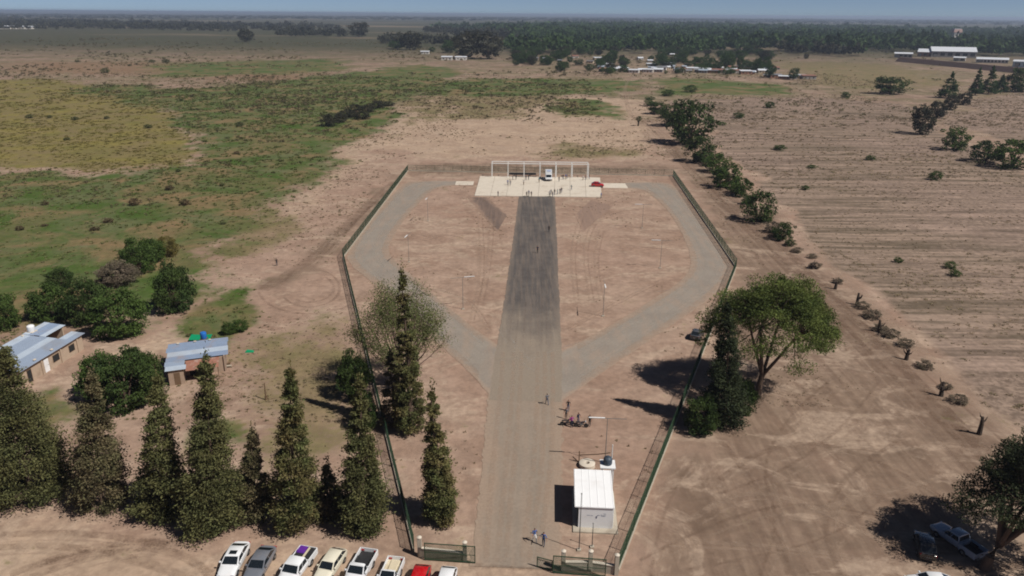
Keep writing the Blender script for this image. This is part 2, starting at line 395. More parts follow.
# ------------------------------------------------------------------ roads, pad, tracks
def resample(pts, step):
    out = [pts[0]]
    for a, b in zip(pts[:-1], pts[1:]):
        k = max(1, int((b - a).length / step))
        out += [a.lerp(b, i / k) for i in range(1, k + 1)]
    return out
def even(pts, nseg):
    L = [0]
    for a, b in zip(pts[:-1], pts[1:]): L.append(L[-1] + (b - a).length)
    out = []
    for i in range(nseg + 1):
        s = L[-1] * i / nseg; j = 0
        while j < len(L) - 2 and L[j + 1] < s: j += 1
        t = (s - L[j]) / max(1e-6, L[j + 1] - L[j]); out.append(pts[j].lerp(pts[j + 1], min(1, t)))
    return out
def smooth(pts, it=2):
    for _ in range(it):
        q = [pts[0]]
        for a, b in zip(pts[:-1], pts[1:]): q += [a.lerp(b, .25), a.lerp(b, .75)]
        pts = q + [pts[-1]]
    return pts
def ribbon(name, A, B, mat, z=.012, nseg=60, cross=6, jit=.25, seed=1, follow=False):
    rng = random.Random(seed)
    A = even(A, nseg); B = even(B, nseg); V, E, U = [], [], []
    for i in range(nseg + 1):
        ja, jb = rng.uniform(-jit, jit), rng.uniform(-jit, jit)
        W = max(.01, (B[i] - A[i]).length)
        for k in range(cross + 1):
            t = k / cross; tt = t
            if k == 0: tt = ja / W
            if k == cross: tt = 1 + jb / W
            p = A[i].lerp(B[i], tt); zz = (ground_z(p.x, p.y) if follow else 0) + z
            V.append((p.x, p.y, zz)); E.append(min(t, 1 - t) * 2 * W / 2)
    c = cross + 1
    Fq = [(i * c + k, i * c + k + 1, (i + 1) * c + k + 1, (i + 1) * c + k) for i in range(nseg) for k in range(cross)]
    me = mesh_np(name, V, Fq, smooth=True)
    a = me.attributes.new('edge', 'FLOAT', 'POINT'); a.data.foreach_set('value', np.array(E, dtype=np.float32))
    if me.polygons[0].normal.z < 0: me.flip_normals()
    o = link(name, me, mat); return tag(o, kind='structure')
def road_mat(name, c, c2, dust, dust_amt, edge_w=1.2, streak=(1.2, .06, 1), rz=0.0, fade=None):
    n = N(name); a = n.noise(.25, 6, .62); b = n.noise(3.0, 4, .6); st = n.noise(1.0, 4, .55, n.mapping(streak, rz))
    col = n.mix(n.step(a, .3, .7), c, c2)
    col = n.mix(n.step(st, .4, .7), col, n.mix(.5, col, dust))
    e = n.math('SUBTRACT', n.math('ADD', n.attr('edge'), n.math('MULTIPLY', n.math('SUBTRACT', a, .5), edge_w * 2.4)), 0.0)
    ed = n.step(e, 0, edge_w)
    ed = n.math('SUBTRACT', 1.0, ed)
    col = n.mix(n.math('MULTIPLY', ed, dust_amt), col, dust)
    if fade:
        sy = n.n('ShaderNodeSeparateXYZ'); n.l(n.coord(), sy.inputs[0])
        f_ = n.math('ADD', sy.outputs[1], n.math('MULTIPLY', n.math('SUBTRACT', n.noise(.12, 5, .6), .5), 40.0))
        f_ = n.math('ADD', f_, n.math('MULTIPLY', n.math('SUBTRACT', st, .5), 30.0))
        col = n.mix(n.math('SUBTRACT', 1.0, n.step(f_, fade[0], fade[1])), col, fade[2])
    col = n.mix(n.step(b, .3, .7), shade_mix(n, col, .9), shade_mix(n, col, 1.08))
    n.bump(b, .25, .02); return n.fin(col, .95, .15)
MAT['asphalt_dark'] = road_mat('runway_asphalt', S(84, 79, 77), S(98, 92, 88), S(132, 118, 106), .5, fade=(104, 132, S(142, 129, 115)))
MAT['asphalt_wing'] = road_mat('worn_asphalt', S(138, 128, 118), S(148, 138, 127), S(160, 139, 122), .9, 2.2, (.5, .12, 1))
MAT['entrance'] = road_mat('entrance_gravel', S(138, 125, 112), S(148, 134, 120), S(156, 136, 119), .9, 2.6, (.9, .05, 1))
MAT['ramp'] = road_mat('ramp_gravel', S(106, 91, 83), S(116, 100, 91), S(148, 124, 108), 1.0, 2.2)

MAT['ramp_faint'] = road_mat('faint_ramp_gravel', S(136, 114, 101), S(144, 121, 107), S(158, 132, 115), 1.0, 2.6)
ribbon('entrance_road', PG([(470, 566), (478, 500), (486, 420), (489, 380), (495, 345)]), PG([(560, 570), (561, 500), (563, 420), (563, 395), (561, 345)]), MAT['entrance'], .006, 90, 8, .2, 3)
ribbon('asphalt_runway', PG([(489.5, 400), (495, 352), (499, 335), (506, 290), (513, 240), (519, 196.5)]), PG([(562, 402), (562, 356), (561, 335), (559, 290), (557, 240), (555, 197)]), MAT['asphalt_dark'], .014, 120, 8, .1, 4)
LO = smooth(PG([(492, 398), (470, 372), (440, 345), (400, 307), (374, 283), (350, 265), (346, 253), (362, 228), (386, 201), (403, 184), (412, 181), (456, 180.5)]), 1)
LI = smooth(PG([(497, 345), (470, 325), (445, 305), (415, 278), (398, 264), (387, 252), (392, 238), (405, 218), (420, 202), (430, 192), (440, 187), (456, 185)]), 1)
ribbon('side_road', LO, LI, MAT['asphalt_wing'], .010, 140, 6, .12, 5)
RO = smooth(PG([(560, 402), (600, 374), (650, 340), (700, 306), (722, 288), (732, 273), (731, 262), (708, 228), (686, 200), (674, 185), (660, 182), (625, 182.5)]), 1)
RI = smooth(PG([(560, 352), (590, 337), (620, 320), (655, 298), (682, 281), (692, 266), (688, 245), (672, 215), (658, 200), (648, 192), (640, 189), (625, 188)]), 1)
ribbon('side_road', RI, RO, MAT['asphalt_wing'], .010, 140, 6, .12, 6)
ribbon('gravel_ramp', PG([(468, 197.5), (497, 232)]), PG([(488, 197), (507, 215)]), MAT['ramp'], .008, 30, 4, .3, 7)
ribbon('gravel_ramp', PG([(583, 232), (575, 215)][::-1]), PG([(614, 205), (592, 199)][::-1]), MAT['ramp_faint'], .008, 30, 4, .3, 8)

# concrete pad made of slabs
pad = empty('concrete_pad', (9, 228.5, 0)); tag(pad, kind='structure')
pa, pb, pc, pd = G(474.5, 196), G(602, 197.5), G(600, 178), G(480, 176.5)
NXP, NYP = 8, 4
for i in range(NXP):
    for j in range(NYP):
        def q(u, v): return pa.lerp(pb, u).lerp(pd.lerp(pc, u), v) - pad.location
        g = .0009
        c = [q(i / NXP + g, j / NYP + g), q((i + 1) / NXP - g, j / NYP + g), q((i + 1) / NXP - g, (j + 1) / NYP - g), q(i / NXP + g, (j + 1) / NYP - g)]
        m = MB(); h = .16 + random.Random(i * 9 + j).uniform(-.004, .004)
        m.loft([[(p.x, p.y, -.05) for p in c], [(p.x, p.y, h) for p in c]])
        m.build('slab', MAT['concrete'], pad)
for a, b in (((455, 185), (474, 181.5)), ((603, 188), (625, 183.5))):
    A, B = G(*a), G(*b); m = MB(); m.box(min(A.x, B.x), max(A.x, B.x), min(A.y, B.y), max(A.y, B.y), -.05, .06)
    tag(m.build('concrete_strip', MAT['concrete']), kind='structure')

def decal_mat(name, c, alpha):
    n = N(name); a = n.noise(.6, 5, .65); b = n.noise(5, 3, .6)
    e = n.step(n.attr('edge'), 0, .3)
    f = n.math('MULTIPLY', n.math('MULTIPLY', e, n.step(a, .32, .68)), n.math('MULTIPLY', n.step(b, .1, .7), alpha))
    n.fin(c, .97, .1)
    tr = n.n('ShaderNodeBsdfTransparent'); mx = n.n('ShaderNodeMixShader'); n.l(f, mx.inputs[0])
    n.l(tr.outputs[0], mx.inputs[1]); n.l(n.b.outputs[0], mx.inputs[2]); n.l(mx.outputs[0], n.out.inputs['Surface']); return n.m
DK = decal_mat('tyre_track_dark', S(122, 98, 82), .42); LT = decal_mat('tyre_track_pale', S(180, 156, 136), .5); WT = decal_mat('chalky_scuff', S(178, 168, 156), .6)
_tk = [0]
def track(pts, width, mat, it=3, raise_=.0):
    _tk[0] += 1
    c = smooth(PG(pts), it); k = max(8, int(sum((b - a).length for a, b in zip(c[:-1], c[1:])) / 1.0)); c = even(c, min(k, 260))
    A, B = [], []
    for i, p in enumerate(c):
        d = (c[min(i + 1, len(c) - 1)] - c[max(0, i - 1)]); s = Vector((-d.y, d.x, 0)).normalized() * width / 2
        A.append(p + s); B.append(p - s)
    ribbon('tyre_track', A, B, mat, .02 + .0007 * _tk[0] + raise_, len(c) - 1, 2, .04, 50 + _tk[0], True)
def pair(pts, gap, width, mat, it=3, k=1.0):
    a = [(x - gap / 2, y) for x, y in pts]; b = [(x + gap / 2, y) for x, y in pts]
    track(a, width, mat, it); track(b, width, mat, it)
# field-side lane ruts
for off in (-9, 2, 13, 24):
    track([(640 + off * .25, 118), (672 + off * .5, 150), (735 + off * .8, 215), (790 + off, 270), (860 + off * 1.3, 345), (930 + off * 1.8, 415), (1010 + off * 2.3, 495)], .7 + .25 * (off % 3), DK if off in (2, 24) else LT)
track([(626, 96), (628, 112), (640, 124), (650, 140)], 3.0, LT); track([(629, 78), (624, 90), (626, 98)], 3.0, LT)
track([(664, 140), (722, 200), (790, 262), (850, 325), (920, 398), (1010, 492)], 6.0, DK); track([(700, 165), (745, 212), (800, 262), (860, 322), (930, 395), (1020, 488)], 2.4, DK)
track([(745, 180), (790, 225), (850, 280), (915, 345), (985, 410), (1050, 470)], 2.6, LT); track([(780, 222), (842, 278), (908, 345), (975, 412)], 1.2, LT)
# turning circles left of the fence
cx, cy = 320, 288
for rx, ry, a0, a1 in ((30, 19, -1.3, 2.6), (24, 14, -.9, 2.2), (52, 26, .3, 3.0)):
    track([(cx - 10 + rx * math.cos(a0 + (a1 - a0) * k / 14), cy + ry * math.sin(a0 + (a1 - a0) * k / 14)) for k in range(15)], .8, DK, 1)
track([(395, 182), (360, 212), (330, 245), (300, 268), (262, 290)], 3.2, DK); track([(404, 176), (368, 208), (345, 232)], 1.2, DK)
# manoeuvring marks at the bottom left and right
rngt = random.Random(4)
for a in ([(10, 575), (60, 556), (130, 540), (200, 546)], [(30, 578), (90, 556), (150, 548)], [(-10, 548), (60, 545), (140, 560), (190, 580)], [(0, 535), (80, 532), (170, 545)], [(40, 565), (120, 545), (180, 552), (210, 575)]):
    track(a, 1.3, DK); track([(x + 8, y + 7) for x, y in a], .5, LT)
for a in ([(640, 560), (720, 520), (800, 500), (900, 520)], [(650, 576), (740, 560), (830, 540), (880, 500)], [(720, 480), (760, 450), (820, 440), (900, 470), (960, 510)],
          [(700, 500), (790, 470), (850, 420), (880, 380)], [(760, 576), (780, 520), (760, 470), (785, 420), (830, 380)], [(720, 440), (745, 470), (770, 520), (790, 576)],
          [(660, 540), (760, 545), (870, 560)], [(850, 470), (800, 430), (790, 400)], [(840, 576), (820, 520), (850, 470), (900, 440)], [(640, 576), (655, 500), (690, 445)],
          [(880, 540), (800, 500), (740, 490), (690, 520)], [(790, 520), (850, 500), (930, 480)]):
    track(a, rngt.uniform(.5, 1.3), rngt.choice([DK, LT, LT])); track([(x + 9, y + 6) for x, y in a], rngt.uniform(.3, .7), rngt.choice([DK, LT]))
# scuffs on the junction
for a in ([(497, 326), (508, 345), (520, 362), (535, 372)], [(505, 330), (518, 348), (530, 360)], [(495, 360), (530, 356), (562, 358)], [(500, 372), (520, 366), (548, 352), (580, 342)], [(508, 400), (516, 370), (514, 340)], [(655, 292), (672, 290), (690, 286)], [(375, 252), (384, 268), (400, 284)]):
    track(a, .55, WT)
for k in (0.4, 1.7, 2.5, 4.4, 5.2, 6.1):
    x = 492 + k * 10
    track([(x - 10 - k, 562), (x - 4 + k * .4, 470), (x + 4 - k * .6, 400), (x + 8 - k * 1.4, 352)], .9, LT, 2)
for k in range(8):
    x = 520 + k * 4.4
    track([(x - (k < 4) * (4 - k) * 3, 345), (x, 260), (x + (4 - k) * .6, 200)], .35, rngt.choice([LT, DK]), 1)
for A_, B_ in ((LO, LI), (RO, RI)):
    ea, eb = even(A_, 120), even(B_, 120)
    for u_, wd_, mt_ in ((.22, .05, WT), (.36, .06, WT), (.62, .06, WT), (.8, .05, WT), (.1, .1, LT), (.92, .1, LT)):
        ribbon('tyre_track', [a_.lerp(b_, u_ - wd_) for a_, b_ in zip(ea, eb)][4:-6], [a_.lerp(b_, u_ + wd_) for a_, b_ in zip(ea, eb)][4:-6], mt_, .03 + .002 * u_, 110, 2, .1, int(u_ * 100))
# tracks over the two infields
for a in ([(590, 300), (582, 250), (592, 220), (610, 215)], [(600, 300), (593, 260), (600, 230)], [(575, 300), (570, 250), (580, 215)], [(480, 300), (488, 260), (490, 220)], [(470, 320), (482, 270), (478, 215)], [(440, 290), (470, 300), (488, 330)], [(420, 240), (450, 232), (490, 250)], [(612, 250), (640, 246), (670, 250)], [(565, 330), (600, 310), (660, 280)]):
    track(a, .8, LT); track([(x + 4, y + 1) for x, y in a], .5, DK)
# foot paths and patches near the compound corner
track([(475, 565), (510, 568), (548, 570), (620, 572)], .8, DK)
track([(600, 482), (600, 470), (596, 466)], 1.6, LT)
track([(603, 498), (604, 499)], .5, DK)

# ------------------------------------------------------------------ perimeter fence
m = MB(); m.tube([(0, 0, -.2), (0, 0, 2.12)], .045, 8); m.tube([(0, 0, 2.1), (0, 0, 2.16)], .055, 8); POST = m.mesh('fence_post', True); POST.materials.append(MAT['green_steel'])
MAT['mesh_wire'] = plain('green_mesh_wire', S(48, 74, 50), .6, .15, .5)
def wire_mesh(L, z0, z1, pitch, rad=.0040):
    h = z1 - z0; V, F = [], []
    for sg in (1, -1):
        a = np.arange(-h, L, pitch); x0, x1 = (a, a + h) if sg > 0 else (a + h, a); zz0, zz1 = np.full(len(a), z0), np.full(len(a), z1)
        c = x0 < 0; zz0 = np.where(c, z0 - x0 * sg * 1.0, zz0); x0 = np.maximum(x0, 0); c = x1 < 0; zz1 = np.where(c, z1 + x1, zz1); x1 = np.maximum(x1, 0)
        c = x1 > L; zz1 = np.where(c, z1 - (x1 - L), zz1); x1 = np.minimum(x1, L); c = x0 > L; zz0 = np.where(c, z0 + (x0 - L), zz0); x0 = np.minimum(x0, L)
        k = len(a); y = sg * rad; q = rad * 1.2
        P0 = np.stack([x0, np.full(k, y), zz0], 1); P1 = np.stack([x1, np.full(k, y), zz1], 1); o1 = np.array([q, 0, -q * sg]) * .7; o2 = np.array([0, q, 0])
        base = sum(len(v) for v in V); V.append(np.stack([P0 + o1, P0 + o2, P0 - o1, P0 - o2, P1 + o1, P1 + o2, P1 - o1, P1 - o2], 1).reshape(-1, 3))
        i8 = (np.arange(k) * 8 + base)[:, None, None]; F.append((i8 + np.array([[0, 1, 5, 4], [1, 2, 6, 5], [2, 3, 7, 6], [3, 0, 4, 7]])[None]).reshape(-1, 4))
    return mesh_np('mesh_panel', np.concatenate(V), np.concatenate(F))
def fence(a, b, label, kerb=True):
    d = b - a; L = d.length; rz = math.atan2(d.y, d.x)
    r = empty('chain_link_fence', a, rz, label, 'fence', 'compound fence runs')
    k = int(L / 3.0); st = L / k
    for i in range(k + 1): link('post', POST, None, r, (i * st, 0, 0))
    link('mesh_panel', wire_mesh(L, .3, 2.05, .1), MAT['mesh_wire'], r)
    m = MB(); m.tube([(0, 0, 2.07), (L, 0, 2.07)], .032, 6); m.build('top_rail', MAT['green_steel'], r)
    m = MB(); m.tube([(0, .02, 1.2), (L, .02, 1.2)], .012, 5); m.build('tension_wire', MAT['green_steel'], r)
    if kerb:
        m = MB(); m.box(0.06, L - .06, -.09, .09, -.15, .3); m.build('kerb', MAT['old_concrete'], r, bevel=.02)
    return r
FR0, FR1, FR2 = G(618, 572), G(736, 268), G(673, 176)
FL0, FL1, FL2 = G(414, 552), G(343, 258), G(408, 171)
fence(FR0, FR1, 'green mesh fence from the gate past the stone pine to the right corner')
fence(FR1, FR2, 'green mesh fence along the right bend of the side road')
fence(FR2, FL2, 'long mesh fence behind the white portal frame and pad')
fence(FL2, FL1, 'green mesh fence along the left bend of the side road')
fence(FL1, FL0, 'green mesh fence from the left corner down behind the conifers')

# ------------------------------------------------------------------ gates
m = MB(); m.box(-.2, .2, -.2, .2, -.1, 2.2); GP = m.mesh('pillar_shaft', bevel=.02)
m = MB(); m.lathe([(.24, 2.2), (.25, 2.26), (.16, 2.32), (.02, 2.4)], 14); GC = m.mesh('pillar_cap', True)
def pillar(P, label):
    r = empty('gate_pillar', P, 0, label, 'pillar', 'gate pillars')
    link('shaft', GP, MAT['old_concrete'], r); link('cap', GC, MAT['concrete'], r)
def low_wall(a, b, label):
    d = b - a; L = d.length; r = empty('low_wall', a, math.atan2(d.y, d.x), label, 'wall')
    m = MB(); m.box(.22, L - .22, -.12, .12, -.1, .95); m.build('wall_body', MAT['old_concrete'], r)
    m = MB(); m.box(.21, L - .21, -.16, .16, .952, 1.03); m.build('coping', MAT['concrete'], r)
def leaf(a, ang, L, label, H=2.0):
    r = empty('gate_leaf', a, ang, label, 'gate', 'green gate leaves')
    m = MB()
    for z in (.12, H): m.tube([(0, 0, z), (L, 0, z)], .05, 6)
    m.build('frame_rail', MAT['green_steel'], r)
    for x in (0, L): MB().tube([(x, 0, .08), (x, 0, H + .04)], .05, 6).build('frame_stile', MAT['green_steel'], r)
    MB().tube([(0, 0, .95), (L, 0, .95)], .03, 6).build('middle_rail', MAT['green_steel'], r)
    link('mesh_panel', wire_mesh(L, .12, H, .08), MAT['mesh_wire'], r)
    MB().tube([(.12, 0, .02), (.12, 0, .13)], .06, 8).build('roller', MAT['dark_steel'], r)
p1, p2 = G(420, 556), G(465, 561); p3, p4, p5 = G(563, 570), G(590, 570), G(616, 574)
pillar(p1, 'concrete gate pillar with white cap at the left fence end'); pillar(p2, 'concrete gate pillar at the road side of the left gate')
pillar(p3, 'concrete gate pillar at the road side of the right gate'); pillar(p4, 'white topped pillar in the middle of the right gate wall'); pillar(p5, 'concrete pillar where the right fence meets the gate')
low_wall(p1, p2, 'pale low wall behind the left gate leaf'); low_wall(p3, p4, 'pale low wall behind the right gate leaf')
low_wall(p4, p5, 'short low wall between right gate and right fence')
ga = G(425, 560); gb = G(475, 563.5); leaf(ga, math.atan2((gb - ga).y, (gb - ga).x), (gb - ga).length, 'green mesh gate leaf pushed open left of the road')
ga = G(553, 573); gb = G(605, 577); leaf(ga, math.atan2((gb - ga).y, (gb - ga).x), (gb - ga).length, 'green mesh gate leaf pushed open in front of the guardhouse')
leaf(G(552, 571), R(160), 1.5, 'small green pedestrian gate ajar beside the road', 1.2)
def mast(P, h, label, r0=.05):
    r = empty('flag_pole', P, 0, label, 'pole')
    MB().tube([(0, 0, -.1), (0, 0, h)], [r0, r0 * .6], 8).build('shaft', MAT['dark_steel'], r)
    MB().lathe([(r0 * 1.3, h), (r0 * 1.6, h + .06), (.01, h + .14)], 10).build('finial', MAT['galvanised'], r)
    MB().box(-.2, .2, -.2, .2, -.1, .12).build('footing', MAT['old_concrete'], r)
mast(G(579, 550), 6.6, 'tall thin dark pole in front of the guardhouse'); mast(G(592, 547), 2.8, 'short thin pole in front of the guardhouse wall')

# ------------------------------------------------------------------ guardhouse
gh = empty('guardhouse', G(578, 528), R(-3.5), 'small white guardhouse with flat white roof inside the right gate', 'building')
GW, GD, GHt = 3.5, 6.3, 2.6
m = MB(); m.box(0, GW, 0, GD, .12, GHt); m.build('wall', MAT['white_paint'], gh)
m = MB(); m.loft([[(-.45, -.1, GHt + .002), (GW + .12, -.1, GHt + .002), (GW + .12, GD + .15, GHt + .1), (-.45, GD + .15, GHt + .1)], [(-.45, -.1, GHt + .14), (GW + .12, -.1, GHt + .14), (GW + .12, GD + .15, GHt + .26), (-.45, GD + .15, GHt + .26)]])
m.build('roof', MAT['roof_white'], gh, bevel=.02)
m = MB(); m.box(-.55, GW + .6, -.75, GD + .3, -.1, .119); m.build('plinth', MAT['old_concrete'], gh, bevel=.03)
for k_ in range(6):
    x_ = -.36 + k_ * (GW + .4) / 5; MB().loft([[(x_ - .025, -.08, GHt + .141), (x_ + .025, -.08, GHt + .141), (x_ + .025, GD + .13, GHt + .261), (x_ - .025, GD + .13, GHt + .261)], [(x_ - .015, -.08, GHt + .17), (x_ + .015, -.08, GHt + .17), (x_ + .015, GD + .13, GHt + .29), (x_ - .015, GD + .13, GHt + .29)]]).build('roof_rib', MAT['roof_white'], gh)
MB().tube([(GW + .06, .15, .2), (GW + .06, .15, GHt - .05)], .04, 8).build('downpipe', MAT['white_steel'], gh)
d = MB().box(-.05, -.003, 1.0, 1.9, .14, 2.15).build('door', MAT['green_steel'], gh); MB().box(-.1, -.052, 1.75, 1.82, 1.05, 1.15).build('handle', MAT['galvanised'], d)
for y0 in (2.8, 4.6):
    wf = MB().box(-.04, -.003, y0, y0 + 1.2, 1.0, 2.1).build('window', MAT['dark_steel'], gh); MB().box(-.05, -.042, y0 + .07, y0 + 1.13, 1.07, 2.03).build('pane', MAT['pane'], wf)
wf = MB().box(GW + .003, GW + .04, 2.5, 3.9, 1.0, 2.1).build('window', MAT['dark_steel'], gh); MB().box(GW + .042, GW + .05, 2.57, 3.83, 1.07, 2.03).build('pane', MAT['pane'], wf)
lm = MB()   # faint blue-grey lettering marks and swoosh
for i, (x, z, wd, h) in enumerate(((.85, 1.62, .3, .05), (1.22, 1.6, .26, .05), (1.95, 1.66, .22, .06), (2.25, 1.7, .2, .05), (2.5, 1.66, .3, .05), (2.55, 1.86, .25, .05), (2.3, 1.56, .4, .04))):
    lm.box(x, x + wd, -.012, -.004, z, z + h)
lm.build('lettering', plain('faded_blue_print', S(132, 140, 158), .8, .1), gh)
em = MB(); em.add([(1.75, -.014, 1.25), (1.86, -.014, 1.3), (1.95, -.014, 1.72), (1.8, -.014, 1.5)], [(0, 1, 2, 3)]); em.add([(1.7, -.014, 1.5), (1.8, -.014, 1.4), (1.82, -.014, 1.55)], [(0, 1, 2)])
em.build('emblem', plain('emblem_blue', S(50, 60, 100), .8, .1), gh)

tk = empty('water_tank', G(606.5, 483), R(-3.5), 'dark round water tank on a white stand behind the guardhouse', 'tank')
TZ = 2.4
for x in (-.6, .6):
    for y in (-.6, .6): MB().box(x - .07, x + .07, y - .07, y + .07, -.1, TZ).build('leg', MAT['white_paint'], tk)
MB().box(-.85, .85, -.85, .85, TZ + .002, TZ + .14).build('platform', MAT['white_paint'], tk)
MB().lathe([(.46, TZ + .143), (.5, TZ + .25), (.5, TZ + .8), (.44, TZ + .95), (.24, TZ + 1.06), (.2, TZ + 1.08)], 20).build('tank_body', MAT['dark_tank'], tk, True)
MB().lathe([(.17, TZ + 1.082), (.17, TZ + 1.15), (.02, TZ + 1.17)], 14).build('lid', MAT['dark_tank'], tk, True)
MB().tube([(.5, .75, 0), (.5, .75, TZ + 2.2)], .05, 8).build('vent_pipe', MAT['white_steel'], tk)
wl = empty('well_ring', G(587, 466), 0, 'round concrete well ring with a hole beside the guardhouse', 'well')
MB().lathe([(.95, -.1), (.95, .45), (.88, .5), (.3, .5), (.26, .44), (.26, .1)], 24).build('ring', MAT['concrete'], wl, True)
MB().lathe([(.25, .06), (.25, .1)], 20).build('hole', MAT['dark_hole'], wl)
st = empty('wooden_stake', G(579, 462), 0, 'wooden stake with a leaning strut by the well ring', 'stake')
MB().tube([(0, 0, -.2), (0, 0, 1.5)], .06, 8).build('upright', MAT['wood'], st); MB().tube([(-.1, .05, 0), (-.75, .4, .5)], .06, 8).build('strut', MAT['wood'], st)
wp = MB(); wp.tube([(0, 0, .9), (2.0, -.9, 1.6), (3.4, -1.5, 2.2)], .06, 8)
o = wp.build('water_pipe', MAT['wood'], None, loc=G(579.5, 461.5)); tag(o, 'brown pipe running from the stake to the water tank', 'pipe')

# ------------------------------------------------------------------ lamp posts
def lamp_post(P, ang, label, arm=4.4, h=6.0, side=-1):
    r = empty('lamp_post', P, ang, label, 'lamp post', 'lamp posts on the infields')
    MB().tube([(0, 0, -.1), (0, 0, h)], [.055, .035], 8).build('pole', MAT['galvanised'], r)
    MB().box(-.25, .25, -.25, .25, -.1, .1).build('footing', MAT['old_concrete'], r)
    MB().box(-arm / 2, arm / 2, -.02, .02, h, h + .06).build('arm', MAT['galvanised'], r)
    for s in (side,):
        MB().box(min(s * arm / 2, s * arm / 2 - s * 1.9), max(s * arm / 2, s * arm / 2 - s * 1.9), -.09, .09, h + .062, h + .13).build('lamp_head', MAT['white_paint'], r, bevel=.02)
for px, py, a, lb in ((463, 309, 14, 'lamp post with long white arm on the left infield near the side road'), (605, 463, -3, 'lamp post with wide white arm beside the guardhouse'), (660, 268, -2, 'lamp post with white arm on the right infield near the fence bend'),
                      (642, 228, 4, 'lamp post with white arm on the far right infield'), (428, 221, 84, 'lamp post on the far left infield'), (409, 262, 80, 'lamp post beside the left bend of the side road'), (603, 316, 88, 'lamp post on the near right infield by the side road')):
    lamp_post(G(px, py), R(a), lb, side=1 if px == 463 else -1)

# ------------------------------------------------------------------ portal frame on the pad
pf = empty('portal_frame', G(492, 177.5), 0, 'long white steel portal frame standing at the back of the pad', 'frame')
pe = G(588, 178.5) - pf.location
for i in range(7):
    b = pe * (i / 6)
    MB().box(b.x - .13, b.x + .13, b.y - .13, b.y + .13, .12, 4.3).build('post', MAT['white_steel'], pf)
    MB().box(b.x - .08, b.x + .08, b.y - .08, b.y + 3.4, 4.32, 4.48).build('roof_beam', MAT['white_steel'], pf)
for dy in (0, 3.3):
    MB().tube([(-.2, dy, 4.6), (pe.x + .2, pe.y + dy, 4.6)], .12, 8).build('cross_beam', MAT['white_steel'], pf)
for i in range(7):
    b = pe * (i / 6); MB().box(b.x - .1, b.x + .1, b.y + 3.2, b.y + 3.4, -.1, 4.3).build('post', MAT['white_steel'], pf)
bn = empty('long_bench', G(509, 176.3), 0, 'long dark bench at the back of the pad left of the truck', 'bench')
be = G(536, 176.5) - bn.location
MB().box(0, be.x, -.25, .25, .55, .68).build('seat', MAT['plastic'], bn); MB().box(0, be.x, .22, .3, .6, 1.15).build('backrest', MAT['plastic'], bn)
for i in range(5): MB().box(be.x * i / 4 - .05 * (i == 4), be.x * i / 4 + .05, -.2, .2, .1, .55).build('leg', MAT['dark_steel'], bn)
# ------------------------------------------------------------------ vehicles (x forward, y left, z up)
m = MB(); m.loft([[(r * math.cos(t), y, r * math.sin(t)) for t in [2 * math.pi * k / 20 for k in range(20)]] for r, y in ((.2, -.1), (.3, -.1), (.33, -.07), (.33, .07), (.3, .1), (.2, .1))]); TYRE = m.mesh('tyre', True); TYRE.materials.append(MAT['rubber'])
m = MB(); m.loft([[(r * math.cos(t), y, r * math.sin(t)) for t in [2 * math.pi * k / 16 for k in range(16)]] for r, y in ((.2, -.085), (.19, .085), (.12, .105), (.05, .11))]); RIM = m.mesh('rim', True); RIM.materials.append(MAT['rim'])
def inset_quad(a, b, c, d, mx, my, off):
    a, b, c, d = map(Vector, (a, b, c, d)); nrm = (b - a).cross(d - a).normalized()
    def P(u, v): return a.lerp(b, u).lerp(d.lerp(c, u), v) + nrm * off
    return [P(mx, my), P(1 - mx, my), P(1 - mx, 1 - my), P(mx, 1 - my)], nrm
def body_sections(st, W):
    rings = []
    for x, wf, zb, zbelt, ztop in st:
        h = W / 2 * wf
        half = [(h * .86, zb), (h * .97, zb + .1), (h, zb + (zbelt - zb) * .55), (h * .975, zbelt), (h * .86, ztop - .02), (h * .45, ztop + .005)]
        rings.append([(x, y, z) for y, z in half] + [(x, -y, z) for y, z in half[::-1]])
    return rings
